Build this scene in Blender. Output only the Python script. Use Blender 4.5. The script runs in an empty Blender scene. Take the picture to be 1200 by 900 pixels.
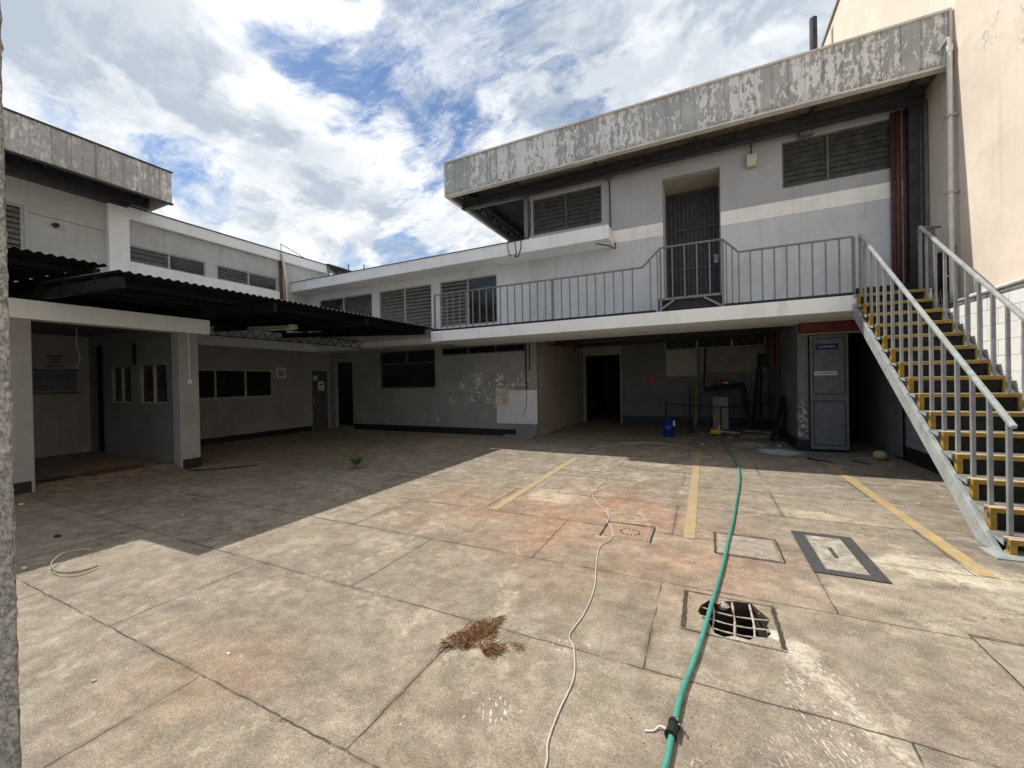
import bpy, bmesh, math, random
from mathutils import Vector, Matrix
from mathutils.geometry import tessellate_polygon
random.seed(7)
S = bpy.context.scene
COL = S.collection
PI = math.pi
RAD = math.radians

# ------------------------------------------------------------------ mesh builder
class MB:
    def __init__(s): s.v = []; s.f = []
    def quad(s, a, b, c, d):
        n = len(s.v); s.v += [a, b, c, d]; s.f.append((n, n+1, n+2, n+3)); return s
    def poly(s, pts):
        n = len(s.v); s.v += list(pts); s.f.append(tuple(range(n, n+len(pts)))); return s
    def box(s, x0, y0, z0, x1, y1, z1):
        if x1 < x0: x0, x1 = x1, x0
        if y1 < y0: y0, y1 = y1, y0
        if z1 < z0: z0, z1 = z1, z0
        n = len(s.v)
        s.v += [(x0,y0,z0),(x1,y0,z0),(x1,y1,z0),(x0,y1,z0),(x0,y0,z1),(x1,y0,z1),(x1,y1,z1),(x0,y1,z1)]
        for q in ((0,3,2,1),(4,5,6,7),(0,1,5,4),(1,2,6,5),(2,3,7,6),(3,0,4,7)):
            s.f.append(tuple(n+i for i in q))
        return s
    def bar(s, a, b, w, h=None, up=(0,0,1)):
        h = w if h is None else h
        a = Vector(a); b = Vector(b); d = (b-a).normalized(); u = Vector(up)
        if abs(d.dot(u)) > .95: u = Vector((0,1,0))
        r = d.cross(u).normalized()*(w/2); t = r.cross(d).normalized()*(h/2)
        n = len(s.v)
        for p in (a, b):
            for q in (-r-t, r-t, r+t, -r+t): s.v.append(tuple(p+q))
        for q in ((0,1,2,3),(7,6,5,4),(0,4,5,1),(1,5,6,2),(2,6,7,3),(3,7,4,0)):
            s.f.append(tuple(n+i for i in q))
        return s
    def prism(s, pts, d):
        d = Vector(d); n = len(s.v); k = len(pts)
        s.v += [tuple(p) for p in pts] + [tuple(Vector(p)+d) for p in pts]
        s.f.append(tuple(range(n+k-1, n-1, -1))); s.f.append(tuple(range(n+k, n+2*k)))
        for i in range(k):
            j = (i+1) % k; s.f.append((n+i, n+j, n+k+j, n+k+i))
        return s
    def tube(s, pts, r, n=8, cap=True):
        pts = [Vector(p) for p in pts]; R = r if hasattr(r, '__len__') else [r]*len(pts)
        base = len(s.v); u = None
        for i, p in enumerate(pts):
            d = (pts[min(i+1, len(pts)-1)] - pts[max(i-1, 0)])
            d = d.normalized() if d.length > 1e-9 else Vector((0,0,1))
            if u is None:
                u = d.orthogonal().normalized()
            u = (u - d*u.dot(d))
            u = u.normalized() if u.length > 1e-6 else d.orthogonal().normalized()
            w = d.cross(u)
            for k in range(n):
                a = 2*PI*k/n
                s.v.append(tuple(p + (u*math.cos(a) + w*math.sin(a))*R[i]))
        for i in range(len(pts)-1):
            for k in range(n):
                j = (k+1) % n
                s.f.append((base+i*n+k, base+i*n+j, base+(i+1)*n+j, base+(i+1)*n+k))
        if cap:
            s.f.append(tuple(base+k for k in range(n-1, -1, -1)))
            s.f.append(tuple(base+(len(pts)-1)*n+k for k in range(n)))
        return s
    def lathe(s, c, prof, n=20):
        base = len(s.v)
        for (r, z) in prof:
            for k in range(n):
                a = 2*PI*k/n; s.v.append((c[0]+r*math.cos(a), c[1]+r*math.sin(a), c[2]+z))
        for i in range(len(prof)-1):
            for k in range(n):
                j = (k+1) % n
                s.f.append((base+i*n+k, base+i*n+j, base+(i+1)*n+j, base+(i+1)*n+k))
        return s
    def wall(s, axis, c, t, u0, u1, z0, z1, holes=()):
        """slab wall; axis 'y' = plane y=c spanning x; thickness t signed; holes (u0,u1,z0,z1)"""
        us = sorted({u0, u1, *[h[0] for h in holes], *[h[1] for h in holes]})
        zs = sorted({z0, z1, *[h[2] for h in holes], *[h[3] for h in holes]})
        us = [u for u in us if u0 <= u <= u1]; zs = [z for z in zs if z0 <= z <= z1]
        def solid(i, j):
            if i < 0 or j < 0 or i >= len(us)-1 or j >= len(zs)-1: return False
            a = (us[i]+us[i+1])/2; b = (zs[j]+zs[j+1])/2
            return not any(h[0] < a < h[1] and h[2] < b < h[3] for h in holes)
        def P(u, w, z): return (u, w, z) if axis == 'y' else (w, u, z)
        for i in range(len(us)-1):
            for j in range(len(zs)-1):
                if not solid(i, j): continue
                a, b, e, f = us[i], us[i+1], zs[j], zs[j+1]
                s.quad(P(a,c,e), P(b,c,e), P(b,c,f), P(a,c,f))
                s.quad(P(a,c+t,e), P(a,c+t,f), P(b,c+t,f), P(b,c+t,e))
                if not solid(i-1, j): s.quad(P(a,c,e), P(a,c,f), P(a,c+t,f), P(a,c+t,e))
                if not solid(i+1, j): s.quad(P(b,c,e), P(b,c+t,e), P(b,c+t,f), P(b,c,f))
                if not solid(i, j-1): s.quad(P(a,c,e), P(a,c+t,e), P(b,c+t,e), P(b,c,e))
                if not solid(i, j+1): s.quad(P(a,c,f), P(b,c,f), P(b,c+t,f), P(a,c+t,f))
        return s

def cr(pts, n=6):
    pts = [Vector(p) for p in pts]; out = []
    for i in range(len(pts)-1):
        p0 = pts[max(i-1,0)]; p1 = pts[i]; p2 = pts[i+1]; p3 = pts[min(i+2, len(pts)-1)]
        for k in range(n):
            t = k/n
            out.append(.5*((2*p1)+(-p0+p2)*t+(2*p0-5*p1+4*p2-p3)*t*t+(-p0+3*p1-3*p2+p3)*t**3))
    out.append(pts[-1]); return out

ORG = {}
def tag(o, label=None, cat=None, group=None, kind=None):
    if label: o['label'] = label
    if cat: o['category'] = cat
    if group: o['group'] = group
    if kind: o['kind'] = kind
    return o
def T(name, label, cat, loc, group=None):
    o = bpy.data.objects.new(name, None); o.empty_display_size = .2; COL.objects.link(o)
    o.location = loc; ORG[o.name] = Vector(loc)
    return tag(o, label, cat, group)
def P(name, mb, mat, parent=None, smooth=False, bevel=0, org=None, merge=True):
    off = ORG[parent.name] if parent else Vector(org or (0,0,0))
    me = bpy.data.meshes.new(name)
    me.from_pydata([tuple(Vector(v)-off) for v in mb.v], [], mb.f)
    bm = bmesh.new(); bm.from_mesh(me)
    if merge: bmesh.ops.remove_doubles(bm, verts=bm.verts, dist=1e-5)
    bmesh.ops.recalc_face_normals(bm, faces=bm.faces)
    bm.to_mesh(me); bm.free()
    me.materials.append(mat)
    if smooth: me.polygons.foreach_set('use_smooth', [True]*len(me.polygons))
    o = bpy.data.objects.new(name, me); COL.objects.link(o)
    ORG[o.name] = off
    if parent: o.parent = parent
    else: o.location = off
    if bevel:
        b = o.modifiers.new('bevel', 'BEVEL'); b.width = bevel; b.segments = 2; b.limit_method = 'ANGLE'; b.angle_limit = RAD(40)
    return o
def one(name, label, cat, mb, mat, group=None, kind=None, org=None, **k):
    if org is None:
        vs = mb.v; org = (sum(v[0] for v in vs)/len(vs), sum(v[1] for v in vs)/len(vs), min(v[2] for v in vs))
    return tag(P(name, mb, mat, None, org=org, **k), label, cat, group, kind)
def dupp(o, parent, delta, base):
    """copy of part o under parent; delta is a world shift from parent's origin frame"""
    c = o.copy(); COL.objects.link(c); c.parent = parent; c.location = Vector(base) + Vector(delta)
    for ch in o.children:
        d = ch.copy(); COL.objects.link(d); d.parent = c
    return c

# ------------------------------------------------------------------ materials
class NT:
    def __init__(s, name):
        s.m = bpy.data.materials.new(name); s.m.use_nodes = True; s.t = s.m.node_tree; s.t.nodes.clear()
        s.out = s.t.nodes.new('ShaderNodeOutputMaterial')
        s.b = s.t.nodes.new('ShaderNodeBsdfPrincipled'); s.t.links.new(s.b.outputs[0], s.out.inputs[0])
        s.pos = s.t.nodes.new('ShaderNodeNewGeometry').outputs['Position']
    def n(s, ty, **kw):
        x = s.t.nodes.new(ty)
        for k, v in kw.items(): setattr(x, k, v)
        return x
    def put(s, sock, v):
        if isinstance(v, bpy.types.NodeSocket): s.t.links.new(v, sock)
        elif v is not None:
            if isinstance(v, (tuple, list)) and len(v) == 3 and sock.type == 'RGBA': v = (*v, 1)
            sock.default_value = v
    def math(s, op, a, b=0.0, c=None, clamp=False):
        x = s.n('ShaderNodeMath', operation=op, use_clamp=clamp); s.put(x.inputs[0], a); s.put(x.inputs[1], b)
        if c is not None: s.put(x.inputs[2], c)
        return x.outputs[0]
    def vec(s, op, a, b=(0,0,0)):
        x = s.n('ShaderNodeVectorMath', operation=op); s.put(x.inputs[0], a); s.put(x.inputs[1], b)
        return x.outputs[1] if op in ('LENGTH', 'DISTANCE', 'DOT_PRODUCT') else x.outputs[0]
    def noise(s, scale, detail=4, rough=.55, vec=None, stretch=None, col=False, off=None):
        v = vec or s.pos
        if stretch: v = s.vec('MULTIPLY', v, stretch)
        if off: v = s.vec('ADD', v, off)
        x = s.n('ShaderNodeTexNoise'); s.put(x.inputs['Vector'], v); x.inputs['Scale'].default_value = scale
        x.inputs['Detail'].default_value = detail; x.inputs['Roughness'].default_value = rough
        return x.outputs[1 if col else 0]
    def rng(s, v, a, b, c=0.0, d=1.0, smooth=True):
        x = s.n('ShaderNodeMapRange', interpolation_type='SMOOTHSTEP' if smooth else 'LINEAR')
        s.put(x.inputs[0], v); x.inputs[1].default_value = a; x.inputs[2].default_value = b
        x.inputs[3].default_value = c; x.inputs[4].default_value = d
        return x.outputs[0]
    def mix(s, f, a, b, blend='MIX'):
        x = s.n('ShaderNodeMix', data_type='RGBA', blend_type=blend)
        s.put(x.inputs[0], f); s.put(x.inputs[6], a); s.put(x.inputs[7], b); return x.outputs[2]
    def sep(s):
        x = s.n('ShaderNodeSeparateXYZ'); s.put(x.inputs[0], s.pos); return x.outputs
    def blob(s, c, r, soft=.5, sq=(1,1,1)):
        d = s.vec('LENGTH', s.vec('MULTIPLY', s.vec('SUBTRACT', s.pos, c), sq))
        return s.rng(d, r, r*(1-soft))
    def bump(s, h, strength=.3, dist=.01, prev=None):
        x = s.n('ShaderNodeBump'); x.inputs['Strength'].default_value = strength; x.inputs['Distance'].default_value = dist
        s.put(x.inputs['Height'], h)
        if prev is not None: s.put(x.inputs['Normal'], prev)
        return x.outputs[0]
    def done(s, col, rough=.7, normal=None, metal=0.0, spec=.4):
        s.put(s.b.inputs['Base Color'], col); s.put(s.b.inputs['Roughness'], rough)
        s.b.inputs['Metallic'].default_value = metal; s.b.inputs['Specular IOR Level'].default_value = spec
        if normal is not None: s.put(s.b.inputs['Normal'], normal)
        return s.m

def paint(name, base, var=.18, dirt=(.09,.075,.06), dirt_amt=.35, streak=.3, rough=.75, bands=(), peels=(), under=(.5,.47,.42), bump=.25, block=None, chips=0.0):
    """weathered wall paint: tone drift, vertical streaks, grime, colour bands by height, flaked patches"""
    s = NT(name); X, Y, Z = s.sep()
    col = base
    for (z, c) in bands:
        wob = s.math('ADD', Z, s.math('MULTIPLY', s.math('SUBTRACT', s.noise(30, 2), .5), .012))
        col = s.mix(s.rng(wob, z-.004, z+.004), col, c)
    big = s.rng(s.noise(.9, 5, .6), .3, .7, 1-var, 1+var)
    med = s.rng(s.noise(7, 4, .6), .3, .7, 1-var*.45, 1+var*.45)
    g = s.math('MULTIPLY', big, med)
    cc = s.n('ShaderNodeCombineColor'); [s.put(cc.inputs[i], g) for i in range(3)]
    col = s.mix(1.0, col, cc.outputs[0], 'MULTIPLY')
    st = s.rng(s.noise(1.0, 4, .6, stretch=(9, 9, .5)), .52, .78, 0, streak)
    col = s.mix(st, col, dirt)
    gr = s.rng(s.noise(2.3, 6, .7, off=(13, 5, 2)), .5, .8, 0, dirt_amt)
    col = s.mix(gr, col, dirt)
    h = s.noise(60, 4, .6)
    nb = s.bump(h, bump, .004)
    if block:
        bt = s.n('ShaderNodeTexBrick'); bt.offset = .5
        v = s.n('ShaderNodeCombineXYZ'); s.put(v.inputs[0], X if block == 'x' else Y); s.put(v.inputs[1], Z)
        vv = s.vec('ADD', v.outputs[0], s.vec('MULTIPLY', s.vec('SUBTRACT', s.noise(9, 2, col=True), (.5,.5,.5)), (.012,.012,0)))
        s.put(bt.inputs['Vector'], vv); bt.inputs['Scale'].default_value = 1
        bt.inputs['Brick Width'].default_value = .4; bt.inputs['Row Height'].default_value = .2
        bt.inputs['Mortar Size'].default_value = .006; bt.inputs['Mortar Smooth'].default_value = .5
        f = bt.outputs['Fac']
        col = s.mix(s.math('MULTIPLY', f, s.rng(s.noise(3, 3), .35, .6, .15, .6)), col, (.07,.065,.06))
        nb = s.bump(s.math('MULTIPLY', f, -1), .8, .008, nb)
    if peels or chips:
        pk = s.noise(13, 7, .74, off=(3, 9, 4))
        reg = None
        for (c, r, q, *wt) in peels:
            b = s.math('MULTIPLY', s.blob(c, r, .9, q), wt[0] if wt else .8); reg = b if reg is None else s.math('MAXIMUM', reg, b)
        if chips:
            reg = s.math('ADD', reg, chips) if reg is not None else chips
        th = s.math('SUBTRACT', .78, s.math('MULTIPLY', reg, .34))
        m = s.math('GREATER_THAN', pk, th)
        ucol = s.mix(s.rng(s.noise(14, 3), .4, .6), under, tuple(u*.62 for u in under))
        col = s.mix(m, col, ucol)
        nb = s.bump(m, .6, .004, nb)
    return s.done(col, rough, nb, spec=.25)

def plain(name, c, rough=.6, metal=0.0, var=.25, scale=6, dirt=.3, dcol=(.06,.05,.045), spec=.4, bump=.15, rust=0.0):
    s = NT(name)
    g = s.rng(s.noise(scale, 5, .62), .3, .72, 1-var, 1+var)
    cc = s.n('ShaderNodeCombineColor'); [s.put(cc.inputs[i], g) for i in range(3)]
    col = s.mix(1.0, c, cc.outputs[0], 'MULTIPLY')
    col = s.mix(s.rng(s.noise(scale*2.3, 6, .7, off=(4,1,7)), .5, .75, 0, dirt), col, dcol)
    if rust:
        col = s.mix(s.rng(s.noise(9, 6, .7, off=(1,8,3)), .56, .68, 0, rust), col, (.16,.06,.025))
    return s.done(col, s.rng(s.noise(scale*3, 3), .3, .7, max(.05, rough-.12), min(1, rough+.12)), s.bump(s.noise(scale*12, 4), bump, .003), metal, spec)

M = {}
GREY = (.24,.24,.245)
M['wall_up'] = paint('wall_upper_paint', (.57,.605,.635), .07, dirt_amt=.16, streak=.17, bands=((4.86,(.88,.89,.87)),(5.15,(.42,.44,.465))))  # stripe is paint; darker grey above it carries shading in the colour
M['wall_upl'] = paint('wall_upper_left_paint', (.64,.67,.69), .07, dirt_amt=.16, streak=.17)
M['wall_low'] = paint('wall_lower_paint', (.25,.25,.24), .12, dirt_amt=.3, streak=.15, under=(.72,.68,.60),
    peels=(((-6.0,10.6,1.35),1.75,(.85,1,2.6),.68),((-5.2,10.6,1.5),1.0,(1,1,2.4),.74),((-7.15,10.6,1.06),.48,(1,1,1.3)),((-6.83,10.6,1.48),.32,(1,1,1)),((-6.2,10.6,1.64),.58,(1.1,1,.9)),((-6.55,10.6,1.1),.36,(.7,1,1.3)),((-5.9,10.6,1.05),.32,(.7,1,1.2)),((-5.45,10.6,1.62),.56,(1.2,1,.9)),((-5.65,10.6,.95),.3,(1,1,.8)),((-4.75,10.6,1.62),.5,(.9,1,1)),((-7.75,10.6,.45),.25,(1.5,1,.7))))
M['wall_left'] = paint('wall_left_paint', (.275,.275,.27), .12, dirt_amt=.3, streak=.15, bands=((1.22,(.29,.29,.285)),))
M['wall_porch'] = paint('wall_porch_paint', (.30,.295,.285), .1, dirt_amt=.25, streak=.15, chips=.12, under=(.6,.58,.53))
M['wall_room'] = paint('wall_room_paint', (.15,.143,.132), .12, dirt_amt=.35, streak=.2)
M['wall_left_up'] = paint('wall_left_upper_paint', (.50,.51,.50), .08, dirt_amt=.2, streak=.22)
M['white_conc'] = paint('white_slab_paint', (.87,.895,.90), .04, dirt=(.34,.31,.27), dirt_amt=.22, streak=.25, chips=.10, under=(.35,.32,.28))
M['wall_side'] = paint('room_rear_paint', (.34,.33,.31), .1, dirt_amt=.3, streak=.2)
M['floor_conc'] = plain('brown_room_floor', (.21,.16,.115), .85, var=.35, dirt=.4)
M['board_blue'] = plain('dull_blue_board', (.10,.115,.15), .6)
M['block'] = paint('cream_block_paint', (.40,.355,.28), .1, dirt_amt=.3, streak=.2, block='y')
M['white_block'] = paint('white_block_paint', (.30,.30,.30), .06, dirt=(.3,.27,.22), dirt_amt=.15, streak=.1, block='y', bands=((1.28,(.76,.75,.72)),),
    peels=(((3.32,9.0,.8),.6,(1,1,1)),), under=(.6,.58,.55))
M['recess'] = paint('recess_paint', (.15,.15,.155), .15, dirt_amt=.4, streak=.25, bands=((1.12,(.19,.19,.185)),), chips=.06)
M['recess_right'] = paint('recess_right_paint', (.15,.15,.15), .15, dirt_amt=.35, streak=.25, bands=((1.05,(.2,.2,.2)),), under=(.62,.6,.56),
    peels=(((1.78,10.45,.75),.6,(1,1.6,.8)),((1.85,10.4,.5),.5,(1.6,1,.6))))
M['pink'] = paint('peach_render_paint', (.75,.645,.53), .06, dirt=(.5,.38,.28), dirt_amt=.38, streak=.25, bump=.5, under=(.84,.76,.66), chips=.05,
    peels=(((3.6,7.9,6.3),.5,(1,1,1)),((3.6,7.2,5.9),.5,(1,1,.6)),((3.6,8.4,7.2),.35,(1,1,1))))
M['patch'] = paint('plaster_patch', (.62,.62,.61), .06, dirt_amt=.15, streak=.08)
M['patch_cream'] = plain('cream_plate', (.52,.47,.38), .7)
M['base'] = plain('black_baseboard_paint', (.012,.012,.014), .5, var=.4, dirt=.25, dcol=(.07,.06,.05))
M['dark_room'] = plain('shade_black_wall', (.02,.019,.018), .8)  # near black puts the darkness of unlit depth into the colour
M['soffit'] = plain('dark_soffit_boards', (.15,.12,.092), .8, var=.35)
M['soffit_low'] = plain('grey_soffit', (.16,.155,.15), .8, var=.2)
M['soffit_recess'] = plain('shade_dark_soffit', (.045,.042,.038), .85, var=.3)  # darker soffit copy; shade of recess ceiling and left eaves in the colour
M['steel_dark'] = plain('dark_painted_steel', (.045,.045,.052), .5, var=.35, rust=.3)
M['sheet_dark'] = plain('weathered_corrugated_sheet', (.12,.115,.11), .6, var=.35, rust=.3)
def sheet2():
    s = NT('dark_underside_sheet')
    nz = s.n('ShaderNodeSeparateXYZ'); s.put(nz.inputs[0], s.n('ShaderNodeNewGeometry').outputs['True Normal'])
    up = s.math('GREATER_THAN', nz.outputs[2], 0.2)  # upward faces get the pale tone, all others near black
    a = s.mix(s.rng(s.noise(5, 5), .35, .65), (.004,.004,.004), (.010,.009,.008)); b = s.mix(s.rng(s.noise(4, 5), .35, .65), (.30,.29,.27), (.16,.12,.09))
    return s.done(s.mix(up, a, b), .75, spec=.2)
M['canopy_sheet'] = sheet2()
M['canopy_frame'] = plain('blackened_canopy_steel', (.0045,.0043,.0043), .7, var=.35)
M['rail'] = plain('grey_railing_paint', (.19,.195,.20), .42, var=.12, dirt=.2, rust=.12)
M['galv2'] = plain('grey_baluster_paint', (.235,.25,.26), .42, var=.18, dirt=.3, rust=.45)
M['galv'] = plain('pale_galvanised_steel', (.34,.365,.36), .42, var=.16, dirt=.3, rust=.35)
M['trim'] = plain('pale_fascia_trim', (.62,.60,.56), .5, var=.12, dirt=.3, rust=.15)
M['tread'] = plain('worn_tread_plate', (.20,.19,.18), .55, var=.3, dirt=.4, rust=.3)
M['yellow'] = plain('worn_yellow_paint', (.33,.205,.032), .55, var=.2, scale=11, dirt=.45, dcol=(.13,.075,.03))
M['nosing'] = plain('pale_worn_nosing', (.55,.42,.26), .7, var=.25, scale=14, dirt=.3)
M['frame'] = plain('aluminium_frame', (.40,.40,.39), .45, var=.12)
M['frame_dark'] = plain('dark_window_frame', (.10,.10,.10), .5)
M['louvre'] = plain('dusty_louvre_glass', (.075,.075,.072), .2, var=.3, dirt=.35, spec=.5)
M['louvre_dark'] = plain('dark_louvre_glass', (.022,.022,.024), .3, var=.3, dirt=.2, spec=.4)
M['louvre_pale'] = plain('pale_dusty_louvre_glass', (.17,.165,.155), .35, var=.25, dirt=.3, spec=.5)
M['glass'] = plain('dark_glass', (.014,.016,.02), .08, var=.2, dirt=.15, spec=.6, bump=.03)
M['gate'] = plain('grey_gate_steel', (.040,.039,.044), .45, var=.3)
M['gate_bar'] = plain('dark_bar_paint', (.075,.074,.08), .45, var=.3)
M['door'] = plain('slate_door_paint', (.15,.16,.172), .5, var=.15, dirt=.25)
M['door_purple'] = plain('dull_grey_door_paint', (.075,.072,.085), .55)
M['red_pipe'] = plain('red_oxide_paint', (.11,.036,.024), .5, var=.3)
M['red_dark'] = plain('dark_red_paint', (.13,.026,.02), .5, var=.3)
M['white_pvc'] = plain('white_painted_pipe', (.68,.66,.62), .4, var=.08, dirt=.15)
M['beige'] = plain('beige_soffit_board', (.42,.37,.30), .75, var=.12)
M['beige_box'] = plain('cream_enamel', (.60,.56,.44), .45, var=.1)
M['black'] = plain('black_rubber', (.013,.013,.014), .55, var=.3)
M['conduit'] = plain('grey_conduit', (.16,.16,.16), .5)
M['paper'] = plain('white_paper', (.68,.68,.68), .8, var=.06, dirt=.1)
M['blue_sign'] = plain('navy_sign_enamel', (.02,.03,.12), .35, var=.1, dirt=.1)
M['blue'] = plain('blue_plastic', (.009,.036,.22), .35, var=.12, dirt=.25)
M['blue_pale'] = plain('pale_blue_print', (.12,.2,.36), .6)
M['ink'] = plain('black_ink', (.015,.015,.016), .6)
M['red_sign'] = plain('red_sign_print', (.36,.035,.03), .5)
M['tool_yellow'] = plain('tool_yellow_plastic', (.62,.30,.02), .4, var=.1, dirt=.3)
M['orange'] = plain('dull_orange_plastic', (.30,.10,.02), .5)
M['wood'] = plain('weathered_board', (.22,.17,.11), .8, var=.3)
M['tan'] = plain('tan_plastic', (.50,.40,.22), .6)
M['hose'] = plain('green_hose_rubber', (.075,.285,.225), .4, var=.12, scale=20, dirt=.22, dcol=(.12,.2,.15))
M['cable'] = plain('white_cable_sheath', (.56,.54,.50), .5, var=.1, dirt=.25, dcol=(.3,.26,.2))
M['strap'] = plain('weathered_strap', (.40,.34,.27), .6, var=.2)
M['twig'] = plain('dry_brown_leaf', (.36,.205,.10), .8, var=.65, scale=40, dirt=.2)
M['leaf'] = plain('green_weed_leaf', (.10,.22,.04), .6, var=.4, scale=40)
M['rebar'] = plain('whitewashed_rebar', (.42,.37,.31), .85, var=.35, scale=30, rust=.8)
M['pit'] = plain('pit_earth', (.06,.042,.03), .95, var=.5)
M['litter'] = plain('pale_rubble', (.40,.37,.32), .85)
M['tube_white'] = plain('milky_tube', (.55,.53,.45), .4)
M['panel_pale'] = plain('pale_wall_panel', (.42,.40,.36), .7, var=.12)
M['rough_conc'] = plain('speckled_concrete', (.20,.195,.19), .9, var=.35, scale=30, bump=.6)
M['cream_old'] = plain('aged_cream_panel', (.30,.28,.235), .7, var=.15)

def stucco():
    s = NT('coarse_grey_stucco')
    n1 = s.noise(130, 3, .6); n2 = s.noise(55, 4, .65, off=(3,1,2))
    col = s.mix(s.rng(n2, .35, .65), (.27,.26,.245), (.66,.64,.60))
    col = s.mix(s.rng(s.noise(2, 4), .4, .7, 0, .3), col, (.16,.145,.13))
    h = s.math('ADD', s.math('MULTIPLY', n1, .5), n2)
    return s.done(col, .9, s.bump(h, 1.0, .02), spec=.2)
M['stucco'] = stucco()

def fascia(name, ax, base, under, lo, hi, pk=1.0):
    """peeling sheet-metal fascia: old paint coming off in upright flakes, panel by panel"""
    s = NT(name); X, Y, Z = s.sep()
    u = X if ax == 'x' else Y
    pan = s.math('FLOOR', s.math('DIVIDE', u, .25))
    wn = s.n('ShaderNodeTexWhiteNoise', noise_dimensions='1D'); s.put(wn.inputs['W'], pan); r = wn.outputs[0]
    n1 = s.noise(10.0, 8, .70, stretch=(1.35, 1.35, .55))
    n2 = s.noise(26, 5, .65, stretch=(1, 1, .7), off=(5,2,1))
    ln = s.noise(.5, 2, .5, stretch=(1,1,.2), off=(9,9,9))
    v = s.math('ADD', s.math('ADD', s.math('MULTIPLY', n1, .72), s.math('MULTIPLY', n2, .20)), s.math('MULTIPLY', s.math('SUBTRACT', r, .5), .10*pk))
    v = s.math('ADD', v, s.math('MULTIPLY', s.math('SUBTRACT', ln, .5), .25))
    m = s.rng(v, lo, hi)
    tone = s.rng(s.noise(2, 4), .3, .7, .85, 1.15)
    cc = s.n('ShaderNodeCombineColor'); [s.put(cc.inputs[i], tone) for i in range(3)]
    a = s.mix(1, base, cc.outputs[0], 'MULTIPLY')
    a = s.mix(s.rng(r, 0, 1, 0, .22), a, (.2,.19,.17))
    b = s.mix(s.rng(s.noise(12, 4), .4, .7, 0, .4), under, tuple(x*.7 for x in under))
    col = s.mix(m, a, b)
    edge = s.math('MULTIPLY', s.rng(v, lo-.03, lo+.005), s.rng(v, hi+.03, hi-.005))
    col = s.mix(s.math('MULTIPLY', edge, .35), col, (.14,.10,.07))
    lowz = s.rng(s.math('ADD', Z, s.math('MULTIPLY', s.noise(4, 5, .7, stretch=(2,2,.3)), .35)), 6.78, 6.60) if ax == 'x' else s.rng(s.math('ADD', Z, s.math('MULTIPLY', s.noise(4, 5, .7, stretch=(2,2,.3)), .35)), 6.32, 6.15)
    col = s.mix(s.math('MULTIPLY', lowz, s.rng(s.noise(9, 5, .7), .45, .62, 0, 1 if ax == 'x' else .35)), col, (.26,.15,.08))
    st = s.rng(s.noise(1, 4, .6, stretch=(14,14,.35)), .55, .75, 0, .5)
    col = s.mix(st, col, (.17,.155,.138))
    return s.done(col, .6, s.bump(m, .5, .004, s.bump(s.noise(40, 3), .1, .003)), spec=.3)
M['fascia_r'] = fascia('peeling_fascia_paint', 'x', (.41,.435,.43), (.74,.745,.74), .445, .455)
M['fascia_l'] = fascia('stained_fascia_paint', 'y', (.72,.72,.70), (.57,.565,.545), .42, .56, .4)

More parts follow.
